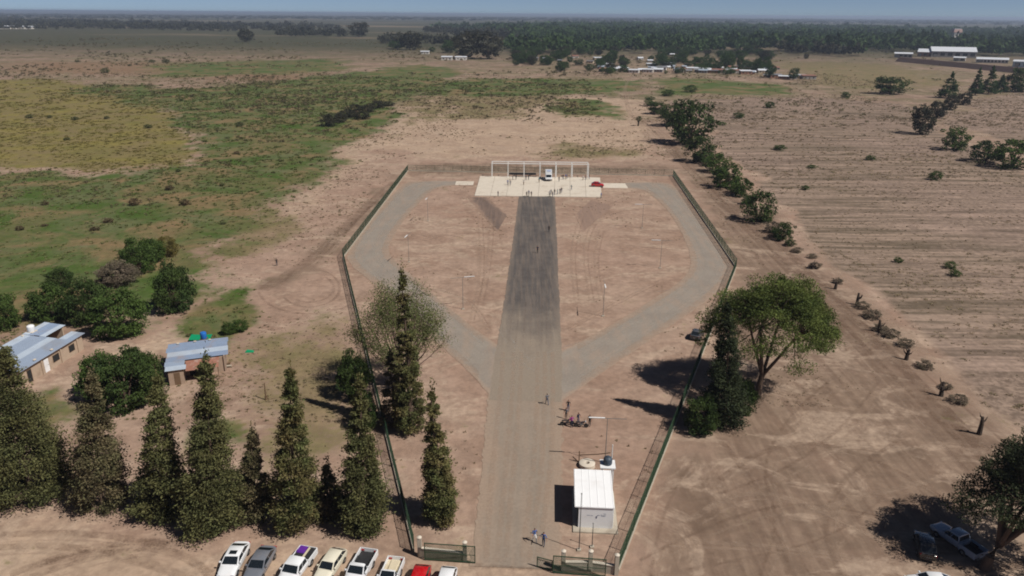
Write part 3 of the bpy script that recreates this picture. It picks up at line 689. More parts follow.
def cabin(root, pt, xb0, xb1, xt0, xt1, zb, zt, W, wt=.78, wb=.93, splits=(.5,), roof_mat=None, sunroof=False, rear_glass=True):
    """xb0 rear base, xb1 front base, xt0 rear top, xt1 front top"""
    hb, ht = W / 2 * wb, W / 2 * wt
    B = [(xb0, -hb, zb), (xb1, -hb, zb), (xb1, hb, zb), (xb0, hb, zb)]; T = [(xt0, -ht, zt), (xt1, -ht, zt), (xt1, ht, zt), (xt0, ht, zt)]
    mid = [tuple(np.array(b) * .04 + np.array(t) * .96) for b, t in zip(B, T)]
    T2 = [((t[0] - (xt0 + xt1) / 2) * .9 + (xt0 + xt1) / 2, t[1] * .84, zt + .05) for t in T]
    m = MB(); m.loft([[(b[0], b[1], b[2] - .1) for b in B], B, mid, T2]); c = m.build('cabin', pt, root, True, bevel=.025)
    def glass(name, a, b, cc, d, mx=.06, my=.1, off=.012):
        q, nn = inset_quad(a, b, cc, d, mx, my, off)
        m = MB(); m.loft([[v - nn * .03 for v in q], q]); return m.build(name, MAT['glass'], root)
    glass('windscreen', B[1], B[2], T[2], T[1])
    if rear_glass: glass('rear_window', B[3], B[0], T[0], T[3], .08, .14)
    for s, (i, j) in ((-1, (0, 1)), (1, (2, 3))):
        a, b, cc, d = (B[0], B[1], T[1], T[0]) if s < 0 else (B[2], B[3], T[3], T[2])
        a, b, cc, d = map(Vector, (a, b, cc, d)); cuts = [0.03] + list(splits if s < 0 else [1 - x for x in splits[::-1]]) + [.97]
        for u0, u1 in zip(cuts[:-1], cuts[1:]):
            glass('side_window', a.lerp(b, u0), a.lerp(b, u1), d.lerp(cc, u1), d.lerp(cc, u0), .045, .13)
    if sunroof:
        m = MB(); m.box(xt0 + (xt1 - xt0) * .52, xt1 - .12, -.36, .36, zt + .048, zt + .062); m.build('sunroof', MAT['glass'], root)
    for s in (-1, 1):
        m = MB(); m.box(xb1 - .42, xb1 - .26, min(s * (hb + .02), s * (hb + .24)), max(s * (hb + .02), s * (hb + .24)), zb + .02, zb + .18); m.build('mirror', pt, root, bevel=.03)
    return c
def wheels(root, W, axles, r=1.0):
    for x in axles:
        for s in (-1, 1):
            wh = empty('wheel', (x, s * (W / 2 - .09), .33 * r)); wh.parent = root; wh.rotation_euler = (0, 0, 0 if s > 0 else math.pi); wh.scale = (r, 1.05, r)
            link('tyre', TYRE, None, wh); link('rim', RIM, None, wh)
def lights(root, xf, xr, W, z, zr):
    for s in (-1, 1):
        y0, y1 = sorted((s * (W / 2 - .42), s * (W / 2 - .1)))
        MB().box(xf - .1, xf + .012, y0, y1, z - .09, z + .06).build('headlight', MAT['lamp_clear'], root, bevel=.02)
        MB().box(xr - .012, xr + .1, y0, y1, zr - .08, zr + .1).build('taillight', MAT['lamp_red'], root, bevel=.02)
    MB().box(xf - .05, xf + .02, -W * .3, W * .3, z - .28, z - .14).build('grille', MAT['plastic'], root)
    MB().box(xr - .02, xr + .03, -.26, .26, zr - .28, zr - .16).build('number_plate', MAT['white_paint'], root)
def car(P, rz, pt, label, kind='sedan', L=4.5, W=1.76, name='parked_car', cat='car', group=None, sunroof=False, low=None):
    r = empty(name, P, rz, label, cat, group); h = L / 2
    low = low or pt
    if kind == 'sedan':
        st = [(-h, .80, .36, .72, .80), (-h + .12, .90, .26, .82, .96), (-h + .75, .98, .22, .88, 1.0), (-.4, 1, .2, .9, .98), (.6, 1, .2, .9, .97), (h - 1.25, .99, .2, .84, .93), (h - .35, .93, .22, .72, .80), (h - .08, .84, .28, .62, .68), (h, .74, .36, .55, .6)]
        cabin(r, pt, -h + .32, h - 1.1, -h + 1.3, h - 1.95, .93, 1.38, W, splits=(.5,), sunroof=sunroof)
    else:
        st = [(-h, .84, .36, .8, .92), (-h + .1, .93, .26, .9, .99), (-h + .5, .98, .22, .92, 1.0), (0, 1, .2, .92, 1.0), (h - 1.2, .99, .2, .86, .95), (h - .35, .93, .22, .74, .84), (h - .08, .84, .28, .64, .7), (h, .74, .36, .56, .62)]
        cabin(r, pt, -h + .08, h - 1.05, -h + .85, h - 1.75, .95, 1.44, W, splits=(.27, .6), sunroof=sunroof)
    m = MB(); m.loft(body_sections(st, W)); m.build('body', pt, r, True)
    wheels(r, W, (h - .85, -h + .85), .95); lights(r, h - .03, -h + .02, W, .64, .82)
    MB().box(h - .14, h + .04, -W * .36, W * .36, .26, .44).build('bumper', low, r, bevel=.04); MB().box(-h - .04, -h + .14, -W * .38, W * .38, .3, .5).build('bumper', low, r, bevel=.04)
    return r
def pickup(P, rz, pt, label, double=False, L=5.2, W=1.84, load=None, tarp=None, floor=None, cover=None, group=None):
    r = empty('pickup_truck', P, rz, label, 'pickup', group); h = L / 2
    xc = .05 if not double else -.72           # rear of cab
    st = [(xc, 1, .42, .95, 1.08), (xc + .6, 1, .4, .98, 1.08), (h - 1.45, .99, .4, .95, 1.06), (h - .4, .95, .4, .86, .98), (h - .1, .9, .44, .78, .9), (h, .84, .5, .7, .8)]
    m = MB(); m.loft(body_sections(st, W)); m.build('body', pt, r, True)
    cabin(r, pt, xc + .05, h - 1.35, xc + .22, h - 2.0, 1.05, 1.62, W, .8, .94, splits=(.5,) if double else ())
    hw = W / 2
    bf = MB().box(-h + .05, xc - .04, -hw + .1, hw - .1, .56, .64).build('bed_floor', floor or MAT['plastic'], r)
    for s in (-1, 1):
        y0, y1 = sorted((s * hw, s * (hw - .09))); MB().box(-h + .05, xc - .04, y0, y1, .42, 1.08).build('bed_side', pt, r, bevel=.02)
        for k in (0, 1): pass
    tg = MB().box(-h, -h + .07, -hw + .1, hw - .1, .56, 1.06).build('tailgate', pt, r, bevel=.015); MB().box(-h - .025, -h - .002, -.12, .12, .84, .92).build('handle', MAT['plastic'], tg)
    MB().box(xc - .1, xc - .03, -hw + .1, hw - .1, .56, 1.1).build('bulkhead', pt, r)
    for s in (-1, 1):
        y0, y1 = sorted((s * (hw - .1), s * (hw - .32))); MB().box(-h + .95, -h + 1.75, y0, y1, .645, .86).build('wheel_box', floor or MAT['plastic'], r, bevel=.03)
    if load: MB().lathe([(.01, .645)], 3) if False else MB().loft([[(-h + .12, -hw + .34, .646), (xc - .14, -hw + .34, .646), (xc - .14, hw - .34, .646), (-h + .12, hw - .34, .646)], [(-h + .3, -hw + .45, .8), (xc - .4, -hw + .5, .84), (xc - .4, hw - .5, .82), (-h + .3, hw - .45, .8)]]).build('sand_load', load, r)
    if cover: MB().box(-h + .1, xc - .13, -hw + .1, hw - .1, .99, 1.02).build('bed_cover', cover, r)
    if tarp:
        MB().loft([[(-h + .12, -hw + .12, 1.022), (-h + 1.15, -hw + .12, 1.022), (-h + 1.15, .05, 1.022), (-h + .12, .05, 1.022)], [(-h + .18, -hw + .2, 1.2), (-h + 1.05, -hw + .16, 1.24), (-h + 1.0, 0, 1.18), (-h + .2, -.05, 1.16)]]).build('tarp', tarp, r, bevel=.05)
        MB().box(-h + .2, xc - .2, .1, .28, 1.022, 1.1).build('board', MAT['sand_load'], r)
    wheels(r, W, (h - .95, -h + 1.35), 1.12); lights(r, h - .02, -h + .02, W, .82, .78)
    MB().box(h - .14, h + .06, -W * .42, W * .42, .42, .62).build('bumper', MAT['plastic'], r, bevel=.04); MB().box(-h - .12, -h - .03, -W * .4, W * .4, .42, .54).build('bumper', MAT['galvanised'], r, bevel=.03)
    return r
PT = dict(white=paint('white_car_paint', (.74, .75, .76, 1), .12), grey=paint('grey_car_paint', S(112, 116, 124)), cream=paint('cream_car_paint', S(226, 220, 200)), red=paint('red_car_paint', S(190, 22, 30)),
          silver=paint('silver_blue_car_paint', S(150, 162, 178)), black=paint('black_car_paint', (.018, .02, .024, 1)), dgrey=paint('dark_grey_car_paint', S(70, 74, 80)))
def from_rear(px, py, ang, L):
    """a vehicle whose rear edge stands at that spot, nose pointing to ang degrees"""
    P = G(px, py); d = Vector((math.cos(R(ang)), math.sin(R(ang)), 0)); c = P + d * L / 2; c.z = ground_z(c.x, c.y) + .01
    return c, R(ang)
rowg = 'vehicles parked along the gate'
car(*from_rear(243.5, 549, -91, 4.6), PT['white'], 'white sedan with dark sunroof, leftmost of the parked row', 'sedan', 4.6, 1.8, group=rowg, sunroof=True)
car(*from_rear(270, 553, -95, 4.5), PT['grey'], 'grey sedan parked second from the left in the row', 'sedan', 4.5, 1.78, group=rowg)
pickup(*from_rear(310, 555, -103, 5.3), PT['white'], 'white double cab pickup with purple tarp on its bed', True, 5.3, 1.88, cover=MAT['plastic'], tarp=MAT['purple_tarp'], group=rowg)
car(*from_rear(341, 556, -104, 4.2), PT['cream'], 'boxy cream station car between two white pickups', 'hatch', 4.3, 1.66, group=rowg)
pickup(*from_rear(370, 557, -101, 5.1), PT['white'], 'white single cab pickup with dark empty bed', False, 5.1, 1.84, group=rowg)
pickup(*from_rear(397, 565, -98, 4.6), PT['white'], 'small white pickup with pale sandy bed', False, 4.6, 1.68, floor=MAT['sand_load'], load=MAT['sand_load'], group=rowg)
car(*from_rear(424, 572, -97, 4.0), PT['red'], 'bright red hatchback parked near the left gate', 'hatch', 4.0, 1.68, group=rowg)
car(*from_rear(450, 574, -97, 3.9), PT['white'], 'small white hatchback at the right end of the parked row', 'hatch', 3.9, 1.66, group=rowg)
def between(fx, fy, rx, ry):
    a, b = G(fx, fy), G(rx, ry); c = (a + b) / 2; c.z = ground_z(c.x, c.y) + .01; return c, math.atan2((a - b).y, (a - b).x), (a - b).length
rg = 'vehicles under the right tree'
c, a, L = between(936, 531, 978, 560); pickup(c, a, PT['silver'], 'silver blue double cab pickup under the tree at right', True, 5.2, 1.86, group=rg)
c, a, L = between(921, 537, 927, 562); car(c, a, PT['black'], 'black car in the shadow beside the silver pickup', 'hatch', 4.1, 1.72, group=rg)
c, a, L = between(915, 588, 945, 588); car(c, R(176), PT['white'], 'white car cut off by the bottom edge under the tree', 'sedan', 4.4, 1.76, group=rg)
car(on(697, 337), R(62), PT['dgrey'], 'dark grey car standing alone by the right fence', 'hatch', 3.7, 1.62)
P = G(597.5, 187); P.z = .165; car(P, R(-8), PT['red'], 'small red car at the right edge of the concrete pad', 'hatch', 3.9, 1.66)
# box van on the pad, nose to the camera
P = G(548.5, 180); P.z = .165
v = empty('box_van', P, R(-92), 'white box van parked nose out on the concrete pad', 'van')
W, h = 2.15, 3.0
m = MB(); m.loft(body_sections([(-h + .0, .98, .5, 1.0, 1.1), (h - 1.2, 1, .45, 1.0, 1.12), (h - .3, .96, .45, .95, 1.08), (h, .88, .5, .85, .95)], W)); m.build('body', PT['white'], v, True)
MB().box(-h, .75, -W / 2 + .01, W / 2 - .01, 1.06, 2.75).build('cargo_box', PT['white'], v, bevel=.06)
cabin(v, PT['white'], .8, h - .55, .85, h - 1.25, 1.08, 2.05, W, .84, .95, splits=())
wheels(v, W, (h - .95, -h + 1.3), 1.15); lights(v, h - .02, -h + .02, W, .8, .9)
MB().box(.2, .5, -.6, .6, 2.752, 2.9).build('light_bar', MAT['blue_plastic'], v, bevel=.03)
MB().box(h - .12, h + .06, -W * .42, W * .42, .42, .62).build('bumper', MAT['plastic'], v, bevel=.04)

def motorbike(P, rz, label, tankm):
    r = empty('motorbike', P, rz, label, 'motorbike'); 
    for x in (-.65, .65):
        wh = empty('wheel', (x, 0, .3)); wh.parent = r; wh.scale = (.92, .5, .92); link('tyre', TYRE, None, wh); link('rim', RIM, None, wh)
    MB().tube([(-.65, 0, .3), (-.1, 0, .35), (.15, 0, .45), (.45, 0, .85)], .05, 6).build('frame', MAT['dark_steel'], r)
    MB().box(-.18, .2, -.13, .13, .3, .55).build('engine', MAT['galvanised'], r, bevel=.03)
    MB().loft([[(-.05, -.1, .62), (.38, -.08, .7), (.38, .08, .7), (-.05, .1, .62)], [(-.05, -.11, .78), (.36, -.12, .9), (.36, .12, .9), (-.05, .11, .78)]]).build('fuel_tank', tankm, r, bevel=.04)
    MB().box(-.72, -.05, -.13, .13, .7, .8).build('seat', MAT['plastic'], r, bevel=.04)
    MB().tube([(.65, 0, .3), (.48, 0, .95)], .04, 6).build('fork', MAT['galvanised'], r)
    MB().tube([(.36, -.36, 1.02), (.46, 0, .98), (.36, .36, 1.02)], .025, 6).build('handlebar', MAT['dark_steel'], r)
    MB().box(.5, .62, -.09, .09, .8, .96).build('headlight', MAT['lamp_clear'], r, bevel=.02)
    MB().tube([(-.05, .14, .3), (-.75, .16, .38)], .045, 6).build('exhaust', MAT['galvanised'], r)
    MB().tube([(0, .1, .3), (.02, .3, 0)], .015, 5).build('side_stand', MAT['dark_steel'], r)
motorbike(on(36, 505), R(20), 'dark blue motorbike parked under the leftmost conifer', paint('motorbike_blue', S(40, 60, 110)))
motorbike(on(567, 425), R(8), 'black motorbike beside the purple shirted person', paint('motorbike_black', (.02, .02, .02, 1)))
motorbike(on(581, 427), R(-6), 'dark motorbike at the right of the group near the lamp post', paint('motorbike_dark', (.03, .035, .05, 1)))

# ------------------------------------------------------------------ people
def person_mesh(name, pose):
    J = dict(pel=(0, 0, .95, .135, .1), bel=(0, 0, 1.1, .13, .095), che=(0, 0, 1.32, .155, .105), nek=(0, .0, 1.46, .055, .055), hed=(0, .015, 1.56, .085, .09), cro=(0, .01, 1.7, .075, .085))
    E = [('pel', 'bel'), ('bel', 'che'), ('che', 'nek'), ('nek', 'hed'), ('hed', 'cro')]
    for s, k in ((-1, 'l'), (1, 'r')):
        f, kn = pose.get('leg' + k, (0, 0)); ax, ay = pose.get('arm' + k, (.05, 0))
        J['hip' + k] = (s * .09, 0, .9, .085, .085); J['kne' + k] = (s * .1, f * .5 + .02, .5 + abs(f) * .04, .058, .06); J['ank' + k] = (s * .1, f + kn, .09, .04, .042); J['toe' + k] = (s * .12, f + kn + .17, .045, .04, .03)
        if 'sit' in pose: J['kne' + k] = (s * .16, .42, .86, .062, .062); J['ank' + k] = (s * .17, .36, .42, .042, .042); J['toe' + k] = (s * .17, .54, .37, .04, .03)
        J['sho' + k] = (s * .19, 0, 1.39, .06, .06); J['elb' + k] = (s * (.24 + ax), ay * .4 - .02, 1.13, .042, .042); J['wri' + k] = (s * (.25 + ax * 1.2), ay + .04, .9 + abs(ay) * .4, .028, .028); J['pal' + k] = (s * (.25 + ax * 1.2), ay + .07, .82 + abs(ay) * .45, .036, .022)
        E += [('pel', 'hip' + k), ('hip' + k, 'kne' + k), ('kne' + k, 'ank' + k), ('ank' + k, 'toe' + k), ('che', 'sho' + k), ('sho' + k, 'elb' + k), ('elb' + k, 'wri' + k), ('wri' + k, 'pal' + k)]
    ks = list(J); me = bpy.data.meshes.new(name + '_rig'); me.from_pydata([J[k][:3] for k in ks], [(ks.index(a), ks.index(b)) for a, b in E], [])
    o = bpy.data.objects.new('rig', me); C.objects.link(o); o.modifiers.new('skin', 'SKIN')
    for i, k in enumerate(ks):
        me.skin_vertices[0].data[i].radius = J[k][3:]; me.skin_vertices[0].data[i].use_root = (k == 'pel')
    sb = o.modifiers.new('sub', 'SUBSURF'); sb.levels = 1
    dg = bpy.context.evaluated_depsgraph_get(); ev = bpy.data.meshes.new_from_object(o.evaluated_get(dg)); ev.name = name
    bpy.data.objects.remove(o)
    bm = bmesh.new(); bm.from_mesh(ev)
    for s, k in ((-1, 'l'), (1, 'r')):         # five fingers rooted in the palm
        p = Vector(J['pal' + k][:3])
        for i, (dx, ln) in enumerate(((-.027, .07), (-.009, .08), (.009, .075), (.027, .06), (.035, .045))):
            base = p + Vector((dx * .3, dx, -.01 if i < 4 else .03)); tip = base + (Vector((0, .012, -ln)) if i < 4 else Vector((0, .035, -.035)))
            f = MB().tube([base, (base + tip) / 2 + Vector((0, .004, 0)), tip], [.009, .0085, .006], 5)
            vs = [bm.verts.new(v) for v in f.v]
            for q in f.f: bm.faces.new([vs[j] for j in q])
    for f in bm.faces:
        c = f.calc_center_median(); f.smooth = True
        arm = abs(c.x) > .2 and c.z < 1.36
        if c.z > 1.62 or (c.z > 1.52 and c.y < .0 and abs(c.x) < .13): f.material_index = 1
        elif c.z > 1.445 and abs(c.x) < .13: f.material_index = 0
        elif arm and c.z < 1.15 and 'sit' not in pose: f.material_index = 0
        elif c.z > 1.0: f.material_index = 2
        elif arm and c.z > .6 and abs(c.x) > .23: f.material_index = 0
        elif c.z > .1 or 'sit' in pose: f.material_index = 3
        else: f.material_index = 4
    # nose and ears
    for q in ((0, .105, 1.575), (-.09, .0, 1.58), (.09, .0, 1.58)):
        v = bmesh.ops.create_icosphere(bm, subdivisions=1, radius=.018, matrix=Matrix.Translation(q))['verts']
    ev.materials.clear()
    for i in range(5): ev.materials.append(MAT['skin'])
    bm.to_mesh(ev); bm.free()
    return ev
POSES = [person_mesh('person_standing', dict(armr=(.03, .05))), person_mesh('person_walking', dict(legl=(.28, -.05), legr=(-.2, -.1), arml=(.04, -.16), armr=(.04, .2))),
         person_mesh('person_gesturing', dict(legl=(.06, 0), armr=(.1, .32), arml=(.12, .05)))]
def person(P, rz, pose, shirt, trousers, label, group=None, scale=1.0):
    o = bpy.data.objects.new('person', POSES[pose]); C.objects.link(o); o.location = P; o.rotation_euler = (0, 0, rz); o.scale = (scale,) * 3
    for i, mt in enumerate((MAT['skin'], MAT['hair'], CLOTH[shirt], CLOTH[trousers], MAT['plastic'])):
        o.material_slots[i].link = 'OBJECT'; o.material_slots[i].material = mt
    return tag(o, label, 'person', group)
def GZ(px, py, z): P = G(px, py, z); return P
gz = .0
person(G(534.5, 542), R(200), 1, 'blue', 'white', 'person in a blue shirt walking left on the entrance road by the gate')
person(G(543.5, 546), R(150), 2, 'blue', 'jeans', 'person in blue shirt and jeans at right of the pair by the gate')
person(G(547, 404.5), R(20), 1, 'grey', 'jeans', 'lone person in grey walking at the road junction')
person(G(549, 232), R(10), 0, 'black', 'black', 'dark clothed person on the upper runway')
person(G(537.5, 253), R(170), 1, 'navy', 'black', 'dark clothed person walking on the middle of the runway')
person(G(568, 411), R(180), 0, 'black', 'jeans', 'dark clothed person standing behind the motorbike group')
person(G(571.5, 427), R(190), 2, 'purple', 'navy', 'person in a purple top beside the motorbikes')
person(G(566, 419), R(150), 0, 'grey', 'black', 'person in grey at the left of the motorbikes')
person(G(578, 424), R(220), 2, 'navy', 'jeans', 'person in navy leaning beside the right motorbike')
person(G(589.5, 426), R(140), 0, 'black', 'black', 'dark figure right of the motorbikes near the lamp arm')
crowd = [(512.8, 179.8), (516, 179.8), (507.7, 185), (510.3, 185.2), (523.5, 185), (526, 180.2), (528.5, 180), (539, 182.6), (559, 181.5), (563, 179.6), (565.5, 179.3), (567, 178.9), (583, 180.3), (585.5, 180), (589, 179.2),
         (571.4, 190), (498, 196.4), (526.7, 197), (528.8, 196), (531.4, 196.6), (549.6, 196.5), (552.6, 197), (554.6, 194.5), (557.4, 194.6), (560, 194), (561.5, 193), (601, 198.4), (551, 194.8)]
spots = {0: 'front of the long bench', 1: 'front of the long bench'}
rp = random.Random(8); cl = ['navy', 'black', 'blue', 'grey', 'white', 'navy', 'black', 'teal']; tr_ = ['jeans', 'black', 'navy', 'khaki', 'jeans']
for i, (px, py) in enumerate(crowd):
    P = G(px, py, .16); inpad = py < 196.8 and px < 600.5
    if not inpad: P = G(px, py, 0)
    where = ('near the long bench' if py < 186 and px < 530 else 'beside the white van' if py < 186 and px < 570 else 'by the right posts of the portal frame' if py < 186 else 'at the front edge of the pad' if px < 545 else 'in the cluster at the pad edge by the runway' if px < 563 else 'alone on the right part of the pad')
    if px > 600: where = 'below the right corner of the pad'
    sh = cl[i % 8]
    person(P, rp.uniform(0, 6.28), rp.choice([0, 0, 1, 2]), sh, rp.choice(tr_), 'person in %s top %s' % (sh, where), 'people on the pad, ' + where, rp.uniform(.97, 1.06))
person(on(277, 266), R(30), 0, 'black', 'navy', 'dark figure standing alone on the bare ground left of the fence')
# ------------------------------------------------------------------ foliage generators
def leaf_quads(C0, D, L, W, rng, bend=.15):
    n = len(C0); rnd = rng.normal(size=(n, 3)); s = np.cross(D, rnd); s /= np.linalg.norm(s, axis=1)[:, None] + 1e-9
    nn = np.cross(D, s); L = np.broadcast_to(np.asarray(L, float).reshape(-1, 1) if np.ndim(L) else np.full((1, 1), L), (n, 1)); W = np.broadcast_to(np.asarray(W, float).reshape(-1, 1) if np.ndim(W) else np.full((1, 1), W), (n, 1))
    V = np.stack([C0 - D * L / 2, C0 + s * W / 2 + nn * L * bend, C0 + D * L / 2, C0 - s * W / 2 + nn * L * bend], 1).reshape(-1, 3)
    return V, np.arange(4 * n).reshape(-1, 4)
def unit(v): return v / (np.linalg.norm(v, axis=-1, keepdims=True) + 1e-9)
def conifer_mesh(name, H, Rb, seed, nb=300, nl=46, gap=.38, top=.5, bare=.03, lump=.25, lean=(0, 0), leaf=1.0):
    rng = np.random.default_rng(seed); Cs, Ds, Ls = [], [], []
    ph = rng.uniform(0, 6.28, 6)
    for i in range(nb):
        t = 1 - (1 - bare) * math.sqrt(rng.uniform(0, 1)); t = max(bare, min(.985, t if rng.uniform() < .5 else rng.uniform(bare, .985)))
        az = rng.uniform(0, 6.2832)
        prof = (1 - t) ** 1.05 * (1 - .45 * max(0, .14 - t) / .14) + .025
        lu = 1 + lump * (1 - .7 * t) * (math.sin(az * 2 + t * 9 + ph[0]) * .5 + math.sin(az * 3 - t * 17 + ph[1]) * .35 + math.sin(t * 31 + ph[2]) * .3)
        r = Rb * prof * lu * rng.uniform(.72, 1.12) + .15
        z0 = t * H; tilt = rng.uniform(-.25, .25) + (.55 if t > .8 else .08)
        d = np.array([math.cos(az), math.sin(az), tilt]); k = int(nl * (.45 + .75 * r / Rb))
        u = rng.uniform(gap, 1, k) ** .6
        sp = .05 * Rb + .13 * r
        p = np.outer(u * r, d) + np.array([0, 0, z0]) + rng.normal(size=(k, 3)) * sp * (.35 + .65 * u[:, None]) * np.array([1, 1, .55])
        p[:, 2] -= .10 * r * u ** 2
        Cs.append(p); Ds.append(unit(d * .8 + rng.normal(size=(k, 3)) * .65)); Ls.append(rng.uniform(.16, .36, k) * leaf)
    ct = rng.normal(size=(90, 3)) * np.array([.16, .16, .7]) + np.array([0, 0, H * .97]); Cs.append(ct); Ds.append(unit(rng.normal(size=(90, 3)) * .4 + [0, 0, 1])); Ls.append(rng.uniform(.2, .4, 90))
    Cs = np.concatenate(Cs); Ds = np.concatenate(Ds); Ls = np.concatenate(Ls); kk = Cs[:, 2] > .3; Cs, Ds, Ls = Cs[kk], Ds[kk], Ls[kk]
    w_ = (Cs[:, 2] / H) ** 1.2; Cs[:, 0] += lean[0] * w_; Cs[:, 1] += lean[1] * w_
    V, F = leaf_quads(Cs, Ds, Ls, Ls * .5, rng)
    tint = np.repeat(np.clip(.5 + rng.normal(size=len(Cs)) * .12 + (fbm(Cs[:, 0] * 3 + Cs[:, 2] * 2, Cs[:, 1] * 3 - Cs[:, 2], 3.5, seed) - .5) * 1.1, 0, 1), 4)
    return mesh_np(name, V, F, tint)
def trunk_mesh(name, H, r0, seed, lean=.2):
    rng = random.Random(seed); m = MB(); pts = [(rng.uniform(-lean, lean) * k / 6, rng.uniform(-lean, lean) * k / 6, -.2 + (H + .2) * k / 6) for k in range(7)]; pts[0] = (0, 0, -.2)
    m.tube(pts, [r0 * (1.25 if k == 0 else 1 - k / 7) for k in range(7)], 8)
    for k in range(10):
        z = H * rng.uniform(.05, .7); a = rng.uniform(0, 6.28); l = r0 * 7 * (1 - z / H); m.tube([(0, 0, z), (l * math.cos(a), l * math.sin(a), z + .1 * l)], [r0 * .3, r0 * .08], 5)
    return m.mesh(name, True)
def blob_crown(name, seed, n_clump, n_leaf, L, clump_r=.24, flat=1.0, hollow=.45, low=.0, wild=.16):
    """unit crown: radius about 1, from z 0 to about 2*flat"""
    rng = np.random.default_rng(seed); Cs, Ds, Ls = [], [], []
    for i in range(n_clump):
        v = unit(rng.normal(size=3)); rr = rng.uniform(hollow, 1) ** .6 * rng.uniform(1 - wild, 1 + wild)
        if v[2] < low: v[2] = abs(v[2]) * .5 + low
        c = v * rr * np.array([1, 1, flat]); c[2] += flat * .92
        cr = clump_r * rng.uniform(.6, 1.35); k = int(n_leaf * rng.uniform(.6, 1.3))
        q = unit(rng.normal(size=(k, 3))); p = c + q * cr * rng.uniform(.3, 1, (k, 1)) ** .5 * np.array([1, 1, .7])
        Cs.append(p); Ds.append(unit(q * .5 + rng.normal(size=(k, 3)) * .7)); Ls.append(rng.uniform(.7, 1.4, k) * L)
    Cs = np.concatenate(Cs); Ds = np.concatenate(Ds); Ls = np.concatenate(Ls); Cs[:, 2] = np.maximum(Cs[:, 2], .02)
    V, F = leaf_quads(Cs, Ds, Ls, Ls * .55, rng)
    tint = np.repeat(np.clip(.5 + rng.normal(size=len(Cs)) * .12 + (fbm(Cs[:, 0] + Cs[:, 2], Cs[:, 1] - Cs[:, 2], .5, seed, 2) - .5) * 1.0, 0, 1), 4)
    return mesh_np(name, V, F, tint)
def stems_mesh(name, seed, k=7, h=1.4):
    rng = random.Random(seed); m = MB()
    for i in range(k):
        a = rng.uniform(0, 6.28); l = rng.uniform(.3, .75)
        m.tube([(0, 0, -.05), (l * .4 * math.cos(a), l * .4 * math.sin(a), h * .45), (l * math.cos(a), l * math.sin(a), h * rng.uniform(.75, 1))], [.05, .035, .01], 5)
    return m.mesh(name, True)

# ------------------------------------------------------------------ the conifer row
def conifer(px, py, apex, top, wpx, seed, mat, label, nb=300, nl=46, name='conifer_tree', cat='conifer', grp='conifers by the gate', bare=.03, lump=.25, group=True):
    P = on(px, py); H = ZAT(px, top, P); Rb = wpx / 2 / PXM((P.x, P.y, H * .25)) * .88
    d = M3 @ Vector(((apex - 512) / FPX, -(top - 288) / FPX, -1)); ln = max(-2.5, min(4.5, d.x * P.y / d.y - P.x))
    r = empty(name, P, 0, label, cat, grp)
    link('crown', conifer_mesh('conifer_crown', H, Rb, seed, int(nb * .75), int(nl * 3.0), bare=bare, lump=lump, lean=(ln, 0)), mat, r)
    t_ = link('trunk', trunk_mesh('conifer_trunk', H * .93, .22 + .004 * H, seed), MAT['bark'], r)
    for v_ in t_.data.vertices: v_.co.x += ln * max(0, v_.co.z / H) ** 1.2
    return r
CF, CB, CY = MAT['leaf_conifer'], MAT['leaf_conifer_brown'], MAT['leaf_cypress']
conifer(32, 496, 2, 348, 100, 11, CF, 'huge broad conifer at the left edge with a motorbike at its foot', 420, 56)
conifer(103, 506, 90, 374, 68, 12, CB, 'thin topped brownish conifer, second in the row from the left', 280, 44, lump=.35)
conifer(165, 515, 157, 377, 62, 13, CF, 'third conifer in the row, left of the tallest one', 300, 46)
conifer(216, 527, 205, 357, 74, 14, CF, 'tallest dark conifer in the middle of the row', 400, 52)
conifer(255, 518, 252, 432, 48, 15, CB, 'brownish smaller conifer pressed against the right of the tallest one', 200, 40)
conifer(297, 526, 290, 369, 60, 16, CY, 'narrow pointed conifer above the grey sedan', 320, 46, lump=.15)
conifer(329, 518, 327, 466, 38, 17, CB, 'small conifer in the gap behind the narrow pointed one', 150, 36)
conifer(363, 528, 360, 378, 58, 18, CF, 'slim conifer left of the fence above the white pickups', 300, 46, lump=.18)
conifer(440, 520, 432, 389, 42, 19, CY, 'slim cypress inside the fence beside the left gate', 260, 42, lump=.2)
conifer(411, 432, 402, 269, 38, 20, CY, 'tall slender cypress in front of the pale spreading tree', 300, 42, lump=.2)
conifer(395, 424, 390, 352, 36, 21, CB, 'reddish half dead conifer beside the tall slender cypress', 130, 26, lump=.4)
conifer(724, 424, 728, 306, 54, 22, MAT['leaf_pine_dark'], 'dark shaded conifer at the fence in front of the stone pine', 300, 48, lump=.3)

